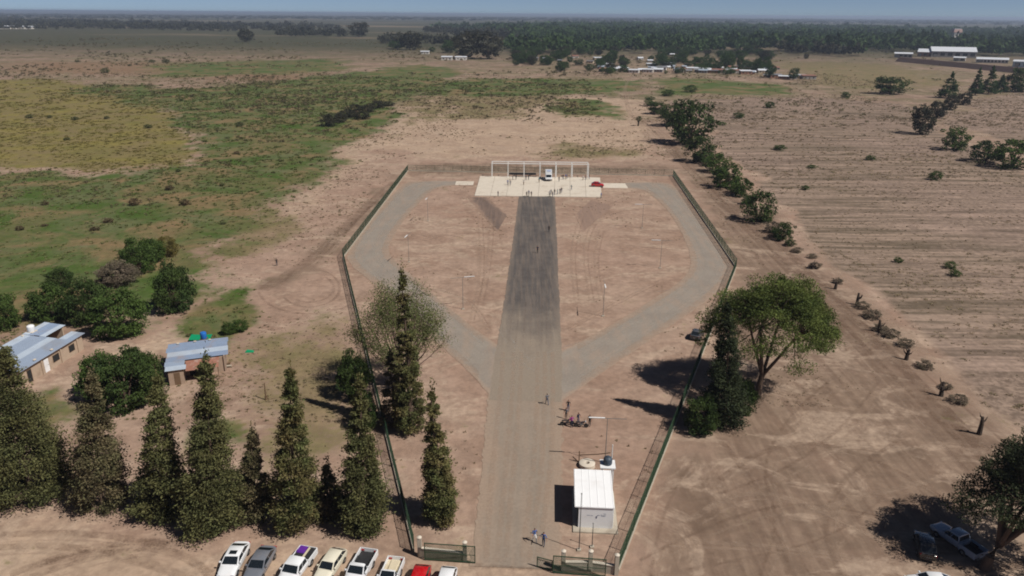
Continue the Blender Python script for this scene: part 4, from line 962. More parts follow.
# ------------------------------------------------------------------ stone pine, right-hand pine, pale tree
def grow_limbs(m, rng, base, tips, r0):
    for t in tips:
        t = Vector(t); mid = base.lerp(t, .5) + Vector((rng.uniform(-.6, .6), rng.uniform(-.6, .6), -.9)); m.tube([base, mid, t], [r0, r0 * .6, r0 * .15], 6)
def pine(P, H, Rx, zlow, seed, mat, label, trunk_h, n_cl=90, nlf=150, L=.42, off=(0, 0), name='stone_pine', flat=None, grp=None, jag=.15, ry=1.0, fill=.45, cat='pine tree', cr=1.15):
    rng = np.random.default_rng(seed); rr = random.Random(seed); r = empty(name, P, 0, label, cat, grp)
    Cs, Ds, Ls, cen = [], [], [], []
    hz = H - zlow
    for i in range(n_cl):
        a = rng.uniform(0, 6.2832); q = math.sqrt(rng.uniform(0.01, 1)); rad = q * Rx * (1 + jag * math.sin(a * 3 + seed) + rng.uniform(-jag, jag))
        dome = math.sqrt(max(0, 1 - min(1, q) ** 2)); z = zlow + hz * (dome * rng.uniform(fill, 1.0) * .92 + rng.uniform(0, .14))
        c = np.array([off[0] + rad * math.cos(a), off[1] + rad * ry * math.sin(a), z]); cen.append(c)
        k = int(nlf * rng.uniform(.6, 1.3)); q3 = unit(rng.normal(size=(k, 3))); crr = rng.uniform(.7, 1.4) * cr
        p = c + q3 * crr * rng.uniform(.2, 1, (k, 1)) ** .5 * np.array([1, 1, .55])
        Cs.append(p); Ds.append(unit(q3 * .6 + rng.normal(size=(k, 3)) * .5 + [0, 0, .3])); Ls.append(rng.uniform(.6, 1.3, k) * L)
    Cs = np.concatenate(Cs); Ds = np.concatenate(Ds); Ls = np.concatenate(Ls)
    V, F = leaf_quads(Cs, Ds, Ls, Ls * .4, rng)
    tint = np.repeat(np.clip(.5 + rng.normal(size=len(Cs)) * .12 + (fbm(Cs[:, 0], Cs[:, 1] + Cs[:, 2], 2.5, seed) - .5), 0, 1), 4)
    link('crown', mesh_np('pine_crown', V, F, tint), mat, r)
    m = MB(); fork = Vector((off[0] * .25, off[1] * .25, trunk_h)); m.tube([(0, 0, -.3), (off[0] * .08, off[1] * .08, trunk_h * .5), fork], [.52, .42, .36], 10)
    m.build('trunk', MAT['bark'], r, True)
    m = MB(); subs = []
    for k in range(6):
        a = k * 1.047 + rr.uniform(-.4, .4); t = fork + Vector((math.cos(a) * Rx * .42 + off[0] * .5, math.sin(a) * Rx * .42 + off[1] * .5, (zlow + hz * .45 - trunk_h) * rr.uniform(.8, 1.1)))
        m.tube([fork - Vector((0, 0, .3)), fork.lerp(t, .5) + Vector((0, 0, -.3)), t], [.26, .19, .1], 8); subs.append(t)
    for i in range(0, len(cen), 2):
        c = Vector(cen[i]); b = min(subs, key=lambda s: (s - c).length); m.tube([b, b.lerp(c, .5) + Vector((0, 0, -.4)), c], [.07, .05, .02], 5)
    m.build('limb', MAT['bark'], r, True)
    return r
P = on(757, 398); pine(P, ZAT(765, 279, P) - .3, 8.2, 6.4, 31, MAT['leaf_pine'], 'big bright green stone pine with bare limbs right of the fence', 3.6, 380, 190, .3, (1.6, 1.2), ry=.9, cr=1.25, fill=.55)
P = on(984, 569); pine(P, 13.8, 5.3, 3.2, 36, MAT['leaf_pine_dark'], 'large dark pine cut off by the right edge over parked cars', 2.6, 400, 150, .28, (4.6, 1.8), name='pine_tree', jag=.3, cr=.95)
# pale tree with bare fan of branches behind the slender cypress
P = on(404, 388); r = empty('spreading_tree', P, 0, 'spreading half bare tree with pale green leaves behind the slender cypress', 'tree')
rr = random.Random(5); rng = np.random.default_rng(5); m = MB(); tips = []; TH = ZAT(400, 277, P)
for k in range(5):
    m.tube([(0, 0, -.2), (.15 * math.cos(k * 1.3), .15 * math.sin(k * 1.3), 2.4)], [.3, .2], 7)
for k in range(46):
    a = rr.uniform(0, 6.28); rad = 6.6 * math.sqrt(rr.uniform(.05, 1)); z = TH * (1 - .5 * (rad / 6.6) ** 2) * rr.uniform(.8, 1)
    t = Vector((rad * math.cos(a), rad * math.sin(a), z)); mid = Vector((t.x * .6 + rr.uniform(-.5, .5), t.y * .6 + rr.uniform(-.5, .5), 2.2 + (z - 2.2) * .5)); m.tube([(0, 0, 1.9), Vector((t.x * .28, t.y * .28, 2.2 + (z - 2.2) * .18)), mid, t], [.13, .09, .06, .015], 5); tips.append(t)
    for q in range(8):
        e = t.lerp(mid, rr.uniform(0, .9)) ; t2 = e + Vector((rr.uniform(-1, 1), rr.uniform(-1, 1), rr.uniform(.2, 1.2))); m.tube([e, t2], [.03, .008], 4); tips.append(t2)
m.build('trunk', MAT['bark_pale'], r, True)
tp = np.array([tuple(t) for t in tips]); Cs = np.repeat(tp, 48, 0) + rng.normal(size=(len(tp) * 48, 3)) * [.65, .65, .45]
V, F = leaf_quads(Cs, unit(rng.normal(size=Cs.shape)), .22, .13, rng); link('crown', mesh_np('pale_crown', V, F, np.repeat(rng.uniform(0, 1, len(Cs)), 4)), MAT['leaf_pale'], r)

# ------------------------------------------------------------------ bushes
BN = [blob_crown('bush_crown', 100 + k, 120, 90, .085, .25, .95, .55, -1) for k in range(3)]
BM_ = [blob_crown('shrub_crown', 110 + k, 60, 44, .13, .28, .95, .5, -1, .22) for k in range(3)]
BT = [blob_crown('tree_crown', 120 + k, 70, 44, .13, .28, 1.0, .45, -.95, .2) for k in range(3)]
STM = [stems_mesh('bush_stem', 130 + k) for k in range(2)]
TRK = trunk_mesh('far_trunk', 1.4, .09, 77, .05)
_b = [0]
def bush(px, py, wpx, top, mat, label, group=None, tmpl=None, name='bush', cat='bush', dens=None):
    _b[0] += 1; P = on(px, py); w = wpx / 2 / PXM(P); h = max(.4, ZAT(px, top, P))
    r = empty(name, P, _b[0] * 2.4, label, cat, group); tm = tmpl or BN
    link('crown', tm[_b[0] % len(tm)], None, r, (0, 0, 0), None, (w * .92, w * .92, h / 1.95))
    o = r.children[0]; o.material_slots[0].link = 'OBJECT' if o.material_slots else 'DATA'
    o.material_slots[0].material = mat
    link('stem', STM[_b[0] % 2], MAT['bark'], r, (0, 0, 0), None, (w * .8, w * .8, h / 1.95))
    return r
for tm in (BN, BM_, BT):
    for me in tm: me.materials.append(MAT['leaf_bush'])
LB, LG, LGR = MAT['leaf_bush'], MAT['leaf_bright'], MAT['leaf_grey']
bush(121, 334, 56, 288, LG, 'large rounded green bush behind the grey roofed house', name='large_bush')
bush(88, 322, 44, 278, LB, 'dark bush left of the large rounded one behind the house', name='large_bush')
bush(176, 311, 40, 263, LB, 'round dark bush with shadow at the end of the dirt lane')
bush(128, 404, 66, 350, LB, 'big dark green bush between the two houses')
bush(104, 398, 44, 352, LG, 'brighter green bush leaning on the big one between the houses')
bush(150, 396, 36, 350, LB, 'small dark bush beside the brick shack')
bush(52, 318, 42, 284, LG, 'low bright bush above the grey roofed house')
bush(62, 288, 26, 268, LB, 'small bush at the marsh edge above the house')
bush(4, 328, 36, 292, LG, 'green bush cut off by the left edge')
bush(140, 272, 34, 238, LG, 'upright bush at the marsh edge beside reeds')
bush(120, 284, 40, 262, LGR, 'grey leafless scrub beside the large rounded bush')
bush(153, 262, 26, 238, LG, 'small green bush between reeds and the round dark bush')
bush(168, 256, 22, 236, MAT['grass_yellow'], 'tuft of straw coloured reeds at the marsh edge', name='reed_clump', cat='reeds')
bush(356, 398, 34, 350, LB, 'dark leafy bush at the fence left of the slender cypress')
bush(367, 428, 26, 392, LB, 'small dark bush under the fence left of the cypress')
bush(240, 331, 18, 320, LG, 'small bright bush right of the green tarp'); bush(229, 334, 14, 322, LG, 'tiny bright bush beside the green tarp')
bush(700, 432, 34, 396, LB, 'dark low bush at the fence under the stone pine'); bush(740, 412, 30, 378, LB, 'shrub at the foot of the stone pine trunk')
# shrubs along the field lane
lane = 'shrubs along the field lane'
bush(690, 144, 46, 100, LB, 'largest leafy tree at the top of the field lane', lane, BT, 'lane_tree', 'tree'); bush(672, 126, 26, 102, LB, 'leafy shrub just above the largest lane tree', lane, BT)
bush(657, 114, 20, 100, LB, 'small dark shrub at the upper end of the lane row', lane, BT); bush(700, 162, 30, 136, LB, 'olive shrub below the largest lane tree', lane, BT)
bush(716, 172, 26, 152, LG, 'bright shrub in the lane row, second below the largest tree', lane, BM_); bush(726, 188, 30, 162, LG, 'wide green shrub in the middle of the lane row', lane, BM_); bush(742, 196, 22, 176, LG, 'low green shrub between the wide shrub and the round one', lane, BM_)
bush(757, 221, 34, 190, LB, 'round dark shrub in the lower lane row', lane, BM_); bush(783, 240, 22, 222, LB, 'small dark shrub at the lower end of the lane row', lane, BM_); bush(772, 232, 16, 220, LGR, 'grey shrub beside the small dark lane shrub', lane, BM_)
for px, py, wd in ((664, 118, 14), (681, 134, 16), (706, 160, 16), (711, 166, 18), (721, 178, 18), (731, 184, 16), (737, 193, 18), (748, 204, 16), (765, 222, 14), (778, 236, 14), (649, 106, 12), (790, 246, 12)):
    bush(px, py, wd, py - wd * .55, LG if px % 2 else LB, 'low green shrub filling the hedge along the field lane', 'low hedge shrubs along the lane', BM_, 'hedge_shrub', 'shrub')
for px, py, wd in ((797, 252, 14), (815, 268, 16), (838, 283, 14), (862, 308, 18), (872, 318, 22), (890, 336, 22), (905, 346, 20), (925, 368, 20), (958, 402, 22), (812, 258, 12), (880, 330, 16), (945, 388, 16)):
    bush(px, py, wd * .85, py - wd * .36, LGR, 'dry grey shrub between the stumps along the field lane', 'dry shrubs along the lane', BM_, 'dry_shrub', 'shrub')
# trees and bushes of the field edges
fe = 'trees at the field edges'
bush(920, 134, 24, 104, MAT['leaf_far_brown'], 'grey green tree at the corner of the far right field', fe, BT, 'field_tree', 'tree'); bush(936, 118, 18, 100, MAT['leaf_far_brown'], 'grey tree in the hedge row, second from the field corner', fe, BT, 'field_tree', 'tree'); bush(950, 110, 16, 95, MAT['leaf_far_brown'], 'grey tree in the hedge row, third from the field corner', fe, BT, 'field_tree', 'tree')
bush(963, 105, 14, 92, MAT['leaf_far_brown'], 'small grey tree in the hedge row below the poplars', fe, BT, 'field_tree', 'tree')
bush(953, 150, 28, 126, LG, 'bright round bush on the ditch at right', fe, BM_); bush(985, 162, 34, 138, LB, 'wide green bush on the ditch near the right edge', fe, BM_); bush(1012, 168, 40, 138, LG, 'large green bush at the right edge of the ditch', fe, BM_)
bush(890, 94, 34, 75, LB, 'broad dark bush standing in the olive grass', fe, BT); bush(1018, 92, 26, 68, LB, 'dark tree at the right edge beside the poplars', fe, BT, 'field_tree', 'tree')
def poplar(px, py, top, wpx, label):
    P = on(px, py); H = ZAT(px, top, P); r = empty('poplar_tree', P, 0, label, 'poplar', 'poplars on the right')
    link('crown', conifer_mesh('poplar_crown', H, wpx / 2 / PXM(P) * 1.5, px, 90, 40, bare=.08, lump=.15), MAT['leaf_far'], r); 
    me = r.children[0].data; co = np.empty(len(me.vertices) * 3, np.float32); me.vertices.foreach_get('co', co); co = co.reshape(-1, 4, 3); c = co.mean(1, keepdims=True); co = c + (co - c) * 3.6; me.vertices.foreach_set('co', co.ravel()); me.update()
    link('trunk', trunk_mesh('poplar_trunk', H * .9, .3, px), MAT['bark'], r)
poplar(948, 98, 73, 15, 'leaning poplar, leftmost of the poplars at right'); poplar(975, 95, 69, 10, 'slim dark poplar, second of the poplars at right'); poplar(988, 94, 67, 13, 'tallest poplar of the group at right'); poplar(1000, 92, 76, 12, 'shorter poplar beside the tallest one')
# charred stumps along the lane
rs = random.Random(12)
def stump(px, py, label, h=1.9):
    P = on(px, py); r = empty('tree_stump', P, rs.uniform(0, 6), label, 'stump', 'dead stumps along the lane')
    m = MB(); m.tube([(0, 0, -.2), (.05, .05, h * .55), (.2, .05, h)], [.34, .26, .16], 8); m.build('trunk', MAT['stump'], r, True)
    for k in range(3):
        a = rs.uniform(0, 6.28); z = h * rs.uniform(.4, .9); MB().tube([(0, 0, z), (.5 * math.cos(a), .5 * math.sin(a), z + .4), (.7 * math.cos(a), .7 * math.sin(a), z + .9)], [.13, .09, .04], 6).build('branch_stub', MAT['stump'], r, True)
for i, (px, py, h) in enumerate(((812, 269, 1.3), (835, 289, 1.6), (857, 305, 2.3), (879, 332, 2.2), (906, 360, 1.8), (941, 396, 2.1), (979, 434, 2.6))):
    stump(px, py, ['small charred stump at the upper end of the stump row', 'second charred stump of the row along the lane', 'tall charred stump with a forked top, third of the row', 'charred stump with long shadow in the middle of the row', 'low charred stump, fifth of the row along the lane', 'charred stump sixth of the row beside an orange patch', 'forked dead stump nearest the dark right hand pine'][i], h)
P = on(638, 126); r = empty('dead_tree', P, 0, 'lone dark dead tree beside the path behind the pad', 'tree')
m = MB(); m.tube([(0, 0, -.2), (.2, 0, 1.8), (.9, 0, 3.6)], [.4, .3, .12], 7); m.tube([(.15, 0, 1.4), (-.8, .2, 3.0)], [.22, .08], 6); m.tube([(.4, 0, 2.4), (1.2, .3, 4.4)], [.18, .05], 6); m.build('trunk', MAT['stump'], r, True)
link('crown', BM_[0], None, r, (.3, 0, 2.2), 0, (1.3, 1.3, 1.3)); r.children[1].material_slots[0].link = 'OBJECT'; r.children[1].material_slots[0].material = MAT['leaf_far_brown']

# scrub bushes scattered over marsh and fields: countable, alike
rb = random.Random(21); MBU = foliage('marsh_bush_leaves', S(92, 102, 62), S(104, 104, 72), .35, .4, .95); MBR = foliage('brown_marsh_leaves', S(124, 104, 80), S(100, 94, 70), .35, .4, .95)
def scatter_bushes(pts, mat, label, group, tm, wr, name='scrub_bush'):
    for px, py in pts:
        k = rb.uniform(*wr); bush(px, py, k, py - k * rb.uniform(.3, .65), mat, label, group, tm, name, 'bush')
scatter_bushes([(50, 118), (75, 120), (107, 119), (30, 118), (67, 140), (130, 66), (152, 62), (166, 62), (78, 62), (105, 73), (240, 126), (205, 142), (223, 224), (148, 128), (178, 172), (222, 186)], MBU, 'small round green bush scattered in the yellow and green marsh', 'marsh bushes', BM_, (5, 9))
scatter_bushes([(20, 230), (45, 205), (45, 226), (108, 222), (95, 230), (135, 205), (185, 205), (170, 190), (237, 154)], MBR, 'small brown bush scattered in the marsh', 'brown marsh bushes', BM_, (6, 12))
scatter_bushes([(345, 118), (356, 116), (367, 112), (378, 108), (338, 122), (388, 106), (330, 126), (362, 119)], MAT['leaf_far_brown'], 'dark bush in the thicket in the middle of the marsh', 'marsh thicket', BM_, (14, 22))
scatter_bushes([(955, 276), (898, 262), (738, 118), (722, 125), (845, 98), (870, 160), (812, 168), (805, 190), (780, 150), (950, 268), (935, 180), (770, 108), (690, 92), (668, 96), (650, 100)], LG, 'small green bush standing in the old vineyard field', 'field bushes', BM_, (8, 15))

# ------------------------------------------------------------------ ground cover
def tuft_template(seed, k=9):
    rng = np.random.default_rng(seed); a = rng.uniform(0, 6.28, k); r = rng.uniform(.05, .5, k); b = np.stack([r * np.cos(a), r * np.sin(a), np.zeros(k)], 1)
    t = b * rng.uniform(1.0, 1.7, (k, 1)) + np.stack([np.zeros(k), np.zeros(k), rng.uniform(.5, 1.1, k)], 1); s = np.stack([-np.sin(a), np.cos(a), np.zeros(k)], 1) * rng.uniform(.18, .34, (k, 1))
    return np.stack([b - s, b + s, t], 1).reshape(-1, 3)
TT = [tuft_template(s) for s in range(6)]
def tufts(name, x, y, size, hgt, mat, label, seed):
    rng = np.random.default_rng(seed); n = len(x); z = ground_zn(x, y); V = np.empty((n, 27, 3)); ti = rng.integers(0, 6, n); ang = rng.uniform(0, 6.28, n)
    for k in range(6):
        q = ti == k; T = TT[k]; c, s = np.cos(ang[q])[:, None], np.sin(ang[q])[:, None]
        V[q, :, 0] = (T[:, 0] * c - T[:, 1] * s) * size[q][:, None] + x[q][:, None]; V[q, :, 1] = (T[:, 0] * s + T[:, 1] * c) * size[q][:, None] + y[q][:, None]; V[q, :, 2] = T[:, 2] * hgt[q][:, None] + z[q][:, None] - .03
    tint = np.repeat(np.clip(fbm(x, y, 30, seed) * 1.6 - .3 + rng.normal(size=n) * .18, 0, 1), 27)
    me = mesh_np(name, V.reshape(-1, 3), np.arange(n * 27).reshape(-1, 3), tint)
    return tag(link(name, me, mat), label, 'ground cover', None, 'stuff')
rng = np.random.default_rng(3)
def pick(nc, x0, x1, y0, y1, fn):
    # denser close to the viewer's side of the marsh, thinner with distance
    y = y0 + (y1 - y0) * rng.uniform(0, 1, nc) ** 1.7; x = rng.uniform(x0, x1, nc) * np.clip(y / y1 * 1.0 + .12, 0, 1); p = fn(x, y); k = rng.uniform(0, 1, nc) < p
    return x[k], y[k]
x, y = pick(42000, -480, 60, 100, 640, lambda x, y: np.clip(zone('green', x, y) * 1.2 - .2, 0, 1) * np.clip(fbm(x, y, 14, 71) * 3.4 - 1.0, 0.05, 1)); s = rng.uniform(.5, 1.5, len(x)) * np.clip(y / 230, .6, 2); tufts('marsh_grass', x, y, s, s * rng.uniform(.15, .4, len(x)), MAT['grass'], 'rough green marsh grass left of the compound', 1)
x, y = pick(22000, -560, -60, 240, 620, lambda x, y: np.clip(zone('yellow', x, y) * 1.3 - .2, 0, 1) * np.clip(fbm(x, y, 18, 72) * 3.4 - 1.2, 0.05, 1)); s = rng.uniform(.6, 1.6, len(x)) * np.clip(y / 260, .6, 2); tufts('yellow_grass', x, y, s, s * .22, MAT['grass_yellow'], 'dry yellow grass of the left meadow', 2)
yr = rng.integers(0, 130, 60000) * 3.4 + 85; xr = rng.uniform(20, 420, 60000) * np.clip(yr / 520 + .1, 0, 1); yr = yr + xr * .03 + rng.normal(size=60000) * .9
k = rng.uniform(0, 1, 60000) < .35 * np.clip(zone('field', xr, yr) * 1.3 - .3, 0, 1) * np.clip(fbm(xr, yr, 30, 74) * 3 - .9, .08, 1); x, y = xr[k], yr[k]; s = rng.uniform(.25, .8, len(x)) * np.clip(y / 220, .7, 1.8); tufts('field_weeds', x, y, s, s * .35, MAT['weeds'], 'dry weeds growing in rows over the old vineyard', 3)
MS = []
for k_ in range(5):
    me_ = blob_crown('mini_shrub', 160 + k_, 7, 3, .75, .45, .7, .3, -.4, .3); co_ = np.empty(len(me_.vertices) * 3, np.float32); me_.vertices.foreach_get('co', co_); MS.append(co_.reshape(-1, 3)); bpy.data.meshes.remove(me_)
def mini_shrubs(name, x, y, size, hgt, mat, label, seed, tsize=40):
    rng = np.random.default_rng(seed); z = ground_zn(x, y); Vs, Ts = [], []; tn = np.clip(fbm(x, y, tsize, seed) * 1.8 - .4, 0, 1)
    for i in range(len(x)):
        c_ = MS[rng.integers(5)]; a = rng.uniform(0, 6.28); c, s_ = math.cos(a), math.sin(a)
        Vs.append(np.stack([(c_[:, 0] * c - c_[:, 1] * s_) * size[i] + x[i], (c_[:, 0] * s_ + c_[:, 1] * c) * size[i] * .8 + y[i], c_[:, 2] * hgt[i] + z[i] - .05], 1)); Ts.append(np.full(len(c_), np.clip(tn[i] + rng.normal() * .2, 0, 1)))
    V = np.concatenate(Vs); me = mesh_np(name, V, np.arange(len(V)).reshape(-1, 4), np.concatenate(Ts)); return tag(link(name, me, mat), label, 'ground cover', None, 'stuff')
def bare(x, y): 
    return (1 - np.maximum.reduce([zone('green', x, y), zone('yellow', x, y), zone('field', x, y), soft_poly(x, y, LEVEL, 2)])) * np.clip(fbm(x, y, 20, 76) * 4 - 1.8 + zone('olive', x, y), 0.01, 1)
x, y = pick(70000, -420, 300, 90, 720, bare); s = rng.uniform(.15, .6, len(x)) * np.clip(y / 200, .6, 2.4); tufts('dry_scrub', x, y, s, s * .4, MAT['weeds'], 'sparse dry scrub on the bare soil around the compound', 4)
MAT['scrub'] = foliage('scrub_leaves', S(112, 112, 74), S(132, 116, 92), .4, .4, .92)
yy = 330 * (1500 / 330) ** rng.uniform(0, 1, 15000); xx = rng.uniform(-.82, .55, 15000) * yy; p = np.clip(fbm(xx, yy, 70, 81) * 4 - 1.75, .02, 1) * (1 - zone('yellow', xx, yy)); p[(xx > -40) & (yy < 420)] *= .3; p[(xx > 40) & (yy < 640)] *= .3
k = rng.uniform(0, 1, 15000) < p; x, y = xx[k], yy[k]; s = rng.uniform(.35, 1.1, len(x)) * (1 + y / 900); mini_shrubs('plain_scrub', x, y, s, s * rng.uniform(.5, 1, len(x)), MAT['scrub'], 'low brown green scrub dotted over the far plain', 11, 160)
x, y = pick(14000, -480, 60, 110, 600, lambda x, y: np.clip(zone('green', x, y) * 1.2 - .2, 0, 1) * np.clip(fbm(x, y, 26, 83) * 4 - 2.0, 0.01, 1)); s = rng.uniform(.25, 1.0, len(x)) * np.clip(y / 230, .7, 2); mini_shrubs('marsh_scrub', x, y, s, s * .7, MAT['scrub'], 'small mixed scrub standing in the marsh grass', 12)
x, y = pick(16000, 25, 420, 85, 620, lambda x, y: np.clip(zone('field', x, y) * 1.3 - .3, 0, 1) * np.clip(fbm(x * .25, y, 12, 84) * 4 - 1.9, 0.01, 1)); s = rng.uniform(.15, .5, len(x)) * np.clip(y / 180, .8, 2.2); mini_shrubs('vineyard_scrub', x, y, s * 1.4, s * .5, MAT['weeds'], 'low grey scrub lying along the old vine rows', 13)
x, y = pick(9000, -200, 60, 85, 330, lambda x, y: bare(x, y) * .8); s = rng.uniform(.1, .4, len(x)) * np.clip(y / 150, .8, 2); mini_shrubs('yard_scrub', x, y, s, s * .6, MAT['scrub'], 'small scrub on the bare ground left of the fence', 14)
x = rng.uniform(-36, 48, 5000); y = rng.uniform(60, 250, 5000); k = (soft_poly(x, y, LEVEL, .5) > .9) & (fbm(x, y, 9, 77) > .58)
for A, B in ((LO, LI), (RO, RI)):
    k &= soft_poly(x, y, A + B[::-1], .5) < .05
k &= soft_poly(x, y, PG([(468, 580), (486, 400), (500, 330), (518, 190), (558, 190), (565, 330), (565, 580)]), .5) < .05; k &= soft_poly(x, y, [pa, pb, pc, pd], 1) < .1
x, y = x[k], y[k]; s = rng.uniform(.12, .4, len(x)); tufts('infield_weeds', x, y, s, s * .6, MAT['weeds'], 'small weeds on the bare soil inside the fence', 5)

# ------------------------------------------------------------------ farm houses at left
def place(o, a, b):
    d = b - a; o.location = a; o.rotation_euler = (0, 0, math.atan2(d.y, d.x)); return d.length
h1 = empty('farm_house', (0, 0, 0), 0, 'long low farm house with blue grey metal roof at the left edge', 'house')
L1 = place(h1, G(24, 387), G(84, 349)); D1 = 7.4       # u along the front, +y runs back (away to the left)
m = MB(); m.box(0, L1, 0, .25, -.1, 2.45); m.box(0, .25, .25, D1, -.1, 2.85); m.box(.25, L1 + 1.6, D1 - .25, D1, -.1, 3.0); m.box(L1 - .25, L1, .25, 1.7, -.1, 2.5); m.box(L1 + 1.35, L1 + 1.6, 4.2, D1 - .25, -.1, 2.95); m.box(10.2, 10.4, .3, D1 - .3, -.1, 2.5)
m.build('wall', MAT['adobe'], h1)
def sheets(parent, u0, u1, v0, v1, z0, z1, k, mat, seed):
    rg_ = random.Random(seed)
    for i in range(k):
        a, b = v0 + (v1 - v0) * i / k, v0 + (v1 - v0) * (i + 1) / k; za, zb = z0 + (z1 - z0) * i / k, z0 + (z1 - z0) * (i + 1) / k
        m = MB(); nr = 5; e0, e1 = u0 + rg_.uniform(-.15, .1), u1 + rg_.uniform(-.12, .15); lift = .012 * (i % 2) + rg_.uniform(0, .008)
        rs_ = []
        for j in range(nr * 2 + 1):
            t = j / (nr * 2); v = a + (b - a) * t + .01; z = za + (zb - za) * t + lift + (.035 if j % 2 else 0); rs_.append((v, z))
        top = [[(e, v, z) for v, z in rs_] + [(e, v, z - .02) for v, z in rs_[::-1]] for e in (e0, e1)]
        m.loft(top); m.build('roof_sheet', mat if (i + seed) % 3 else MAT['zinc_light'], parent)
sheets(h1, -.4, 10.3, -.45, D1 + .3, 2.6, 3.15, 6, MAT['zinc_roof'], 1); sheets(h1, 10.32, L1 + .3, -.4, 1.9, 2.58, 2.72, 2, MAT['zinc_roof'], 2); sheets(h1, 10.32, L1 + 2.0, 4.0, D1 + .3, 2.98, 3.22, 4, MAT['zinc_roof_worn'], 3)
for u0, u1, z0, z1 in ((1.0, 1.9, .02, 2.0), (6.2, 7.6, .75, 1.9), (9.7, 11.0, .75, 1.9)):
    wf = MB().box(u0, u1, -.02, -.003, z0, z1).build('window' if z0 > .5 else 'door', MAT['wood'], h1); MB().box(u0 + .08, u1 - .08, -.03, -.022, z0 + .08, z1 - .08).build('pane' if z0 > .5 else 'door_panel', MAT['dark_hole'], wf)
dd = MB().box(4.4, 5.3, -.04, -.003, .02, 2.05).build('door', MAT['white_paint'], h1); MB().box(5.1, 5.18, -.07, -.042, 1.0, 1.08).build('handle', MAT['dark_steel'], dd)
for u in (3.9, 7.9, 11.6): MB().box(u - .12, u + .12, -.18, -.002, -.1, 2.35).build('pilaster', MAT['adobe'], h1)
for u, v_ in ((.2, 2.0), (.1, 5.0), (9.6, 7.2), (3.0, .1), (6.5, .1)): MB().box(u - .22, u + .22, v_ - .16, v_ + .16, 2.72 + v_ * .058, 2.92 + v_ * .058).build('roof_stone', MAT['concrete'], h1, bevel=.05)
wt = empty('water_tank', h1.matrix_basis @ Vector((11.4, D1 - .3, 3.25)), h1.rotation_euler.z, 'small white water tank on the far corner of the farm house roof', 'tank')
MB().lathe([(.5, .0), (.55, .15), (.55, .85), (.4, 1.0), (.1, 1.06)], 16).build('tank_body', MAT['white_paint'], wt, True); MB().box(-.6, .6, -.6, .6, -.12, -.002).build('platform', MAT['concrete'], wt)

h2 = empty('brick_shack', (0, 0, 0), 0, 'small brick shack with patched grey roof right of the big dark bush', 'house')
h2.location = G(170, 386); h2.rotation_euler = (0, 0, R(20)); U2, V2 = 7.6, 8.4
m = MB(); m.box(0, 2.0, 0, .22, -.1, 2.3); m.box(0, .22, .22, V2, -.1, 2.45); m.box(U2 - .22, U2, 2.2, V2, -.1, 2.6); m.box(.22, U2 - .22, V2 - .22, V2, -.1, 2.6); m.box(2.0, U2 - .22, 2.4, 2.62, -.1, 2.4); m.box(1.8, 2.0, .22, 2.4, -.1, 2.3); m.build('wall', MAT['brick_wall'], h2)
sheets(h2, -.4, U2 + .4, 2.5, V2 + .3, 2.62, 2.78, 4, MAT['zinc_roof_worn'], 5); sheets(h2, -.4, 2.3, -.3, 2.48, 2.45, 2.6, 2, MAT['zinc_roof'], 6); sheets(h2, 2.4, U2 - .8, -.3, 2.46, 2.1, 2.45, 2, MAT['rust'], 7)
MB().box(2.6, 4.2, 2.36, 2.397, .02, 2.0).build('doorway', MAT['dark_hole'], h2); MB().box(4.6, 5.6, 2.36, 2.397, .02, 2.0).build('doorway', MAT['dark_hole'], h2)
MB().tube([(U2 - 1.0, -.1, -.1), (U2 - 1.0, -.1, 2.1)], .06, 6).build('porch_post', MAT['wood'], h2); MB().tube([(4.4, -.1, -.1), (4.4, -.1, 2.1)], .06, 6).build('porch_post', MAT['wood'], h2)
MB().box(.7, 1.5, -.02, -.003, .0, 1.9).build('door', MAT['wood'], h2)
for u in (1.0, 3.4, 5.5): MB().box(u - .2, u + .2, V2 - .3, V2 - .05, 2.86, 3.02).build('roof_stone', MAT['concrete'], h2, bevel=.04)
tp = empty('green_tarp', G(189, 344.5), R(4), 'bright green tarp shelter behind the brick shack', 'tarp')
MB().loft([[(0, 0, .75), (3.3, 0, .7), (3.3, 1.6, 1.0), (1.6, 1.7, .9), (0, 1.6, 1.05)], [(0, 0, .78), (3.3, 0, .73), (3.3, 1.6, 1.03), (1.6, 1.7, .93), (0, 1.6, 1.08)]]).build('sheet', MAT['green_tarp'], tp)
for x_, y_ in ((.1, .1), (3.2, .1), (.1, 1.3), (3.2, 1.3)): MB().tube([(x_, y_, -.1), (x_, y_, .74 + .2 * (y_ > 1))], .04, 6).build('pole', MAT['wood'], tp)
bt = empty('blue_barrel', G(205.5, 350), 0, 'bright blue water barrel on a stand behind the brick shack', 'barrel')
for x_, y_ in ((-.3, -.3), (.3, -.3), (-.3, .3), (.3, .3)): MB().box(x_ - .05, x_ + .05, y_ - .05, y_ + .05, -.1, 1.9).build('leg', MAT['wood'], bt)
MB().box(-.5, .5, -.5, .5, 1.902, 2.0).build('platform', MAT['wood'], bt); MB().lathe([(.42, 2.002), (.48, 2.2), (.46, 2.6), (.48, 2.9), (.4, 3.05), (.1, 3.08)], 16).build('barrel_body', MAT['blue_plastic'], bt, True)
jk = empty('scrap_pile', G(222, 366), 0, 'pale heap of rubble and boards beside the brick shack', 'rubble')
for i in range(9):
    q = random.Random(i); MB().box(-.4, .4 + q.uniform(0, .6), -.15, .15, 0, .12).build('board', [MAT['wood'], MAT['rust'], MAT['old_concrete']][i % 3], jk, loc=(q.uniform(-.8, .8), q.uniform(-.8, .8), .02 + .13 * (i % 4)), rz=q.uniform(0, 3))
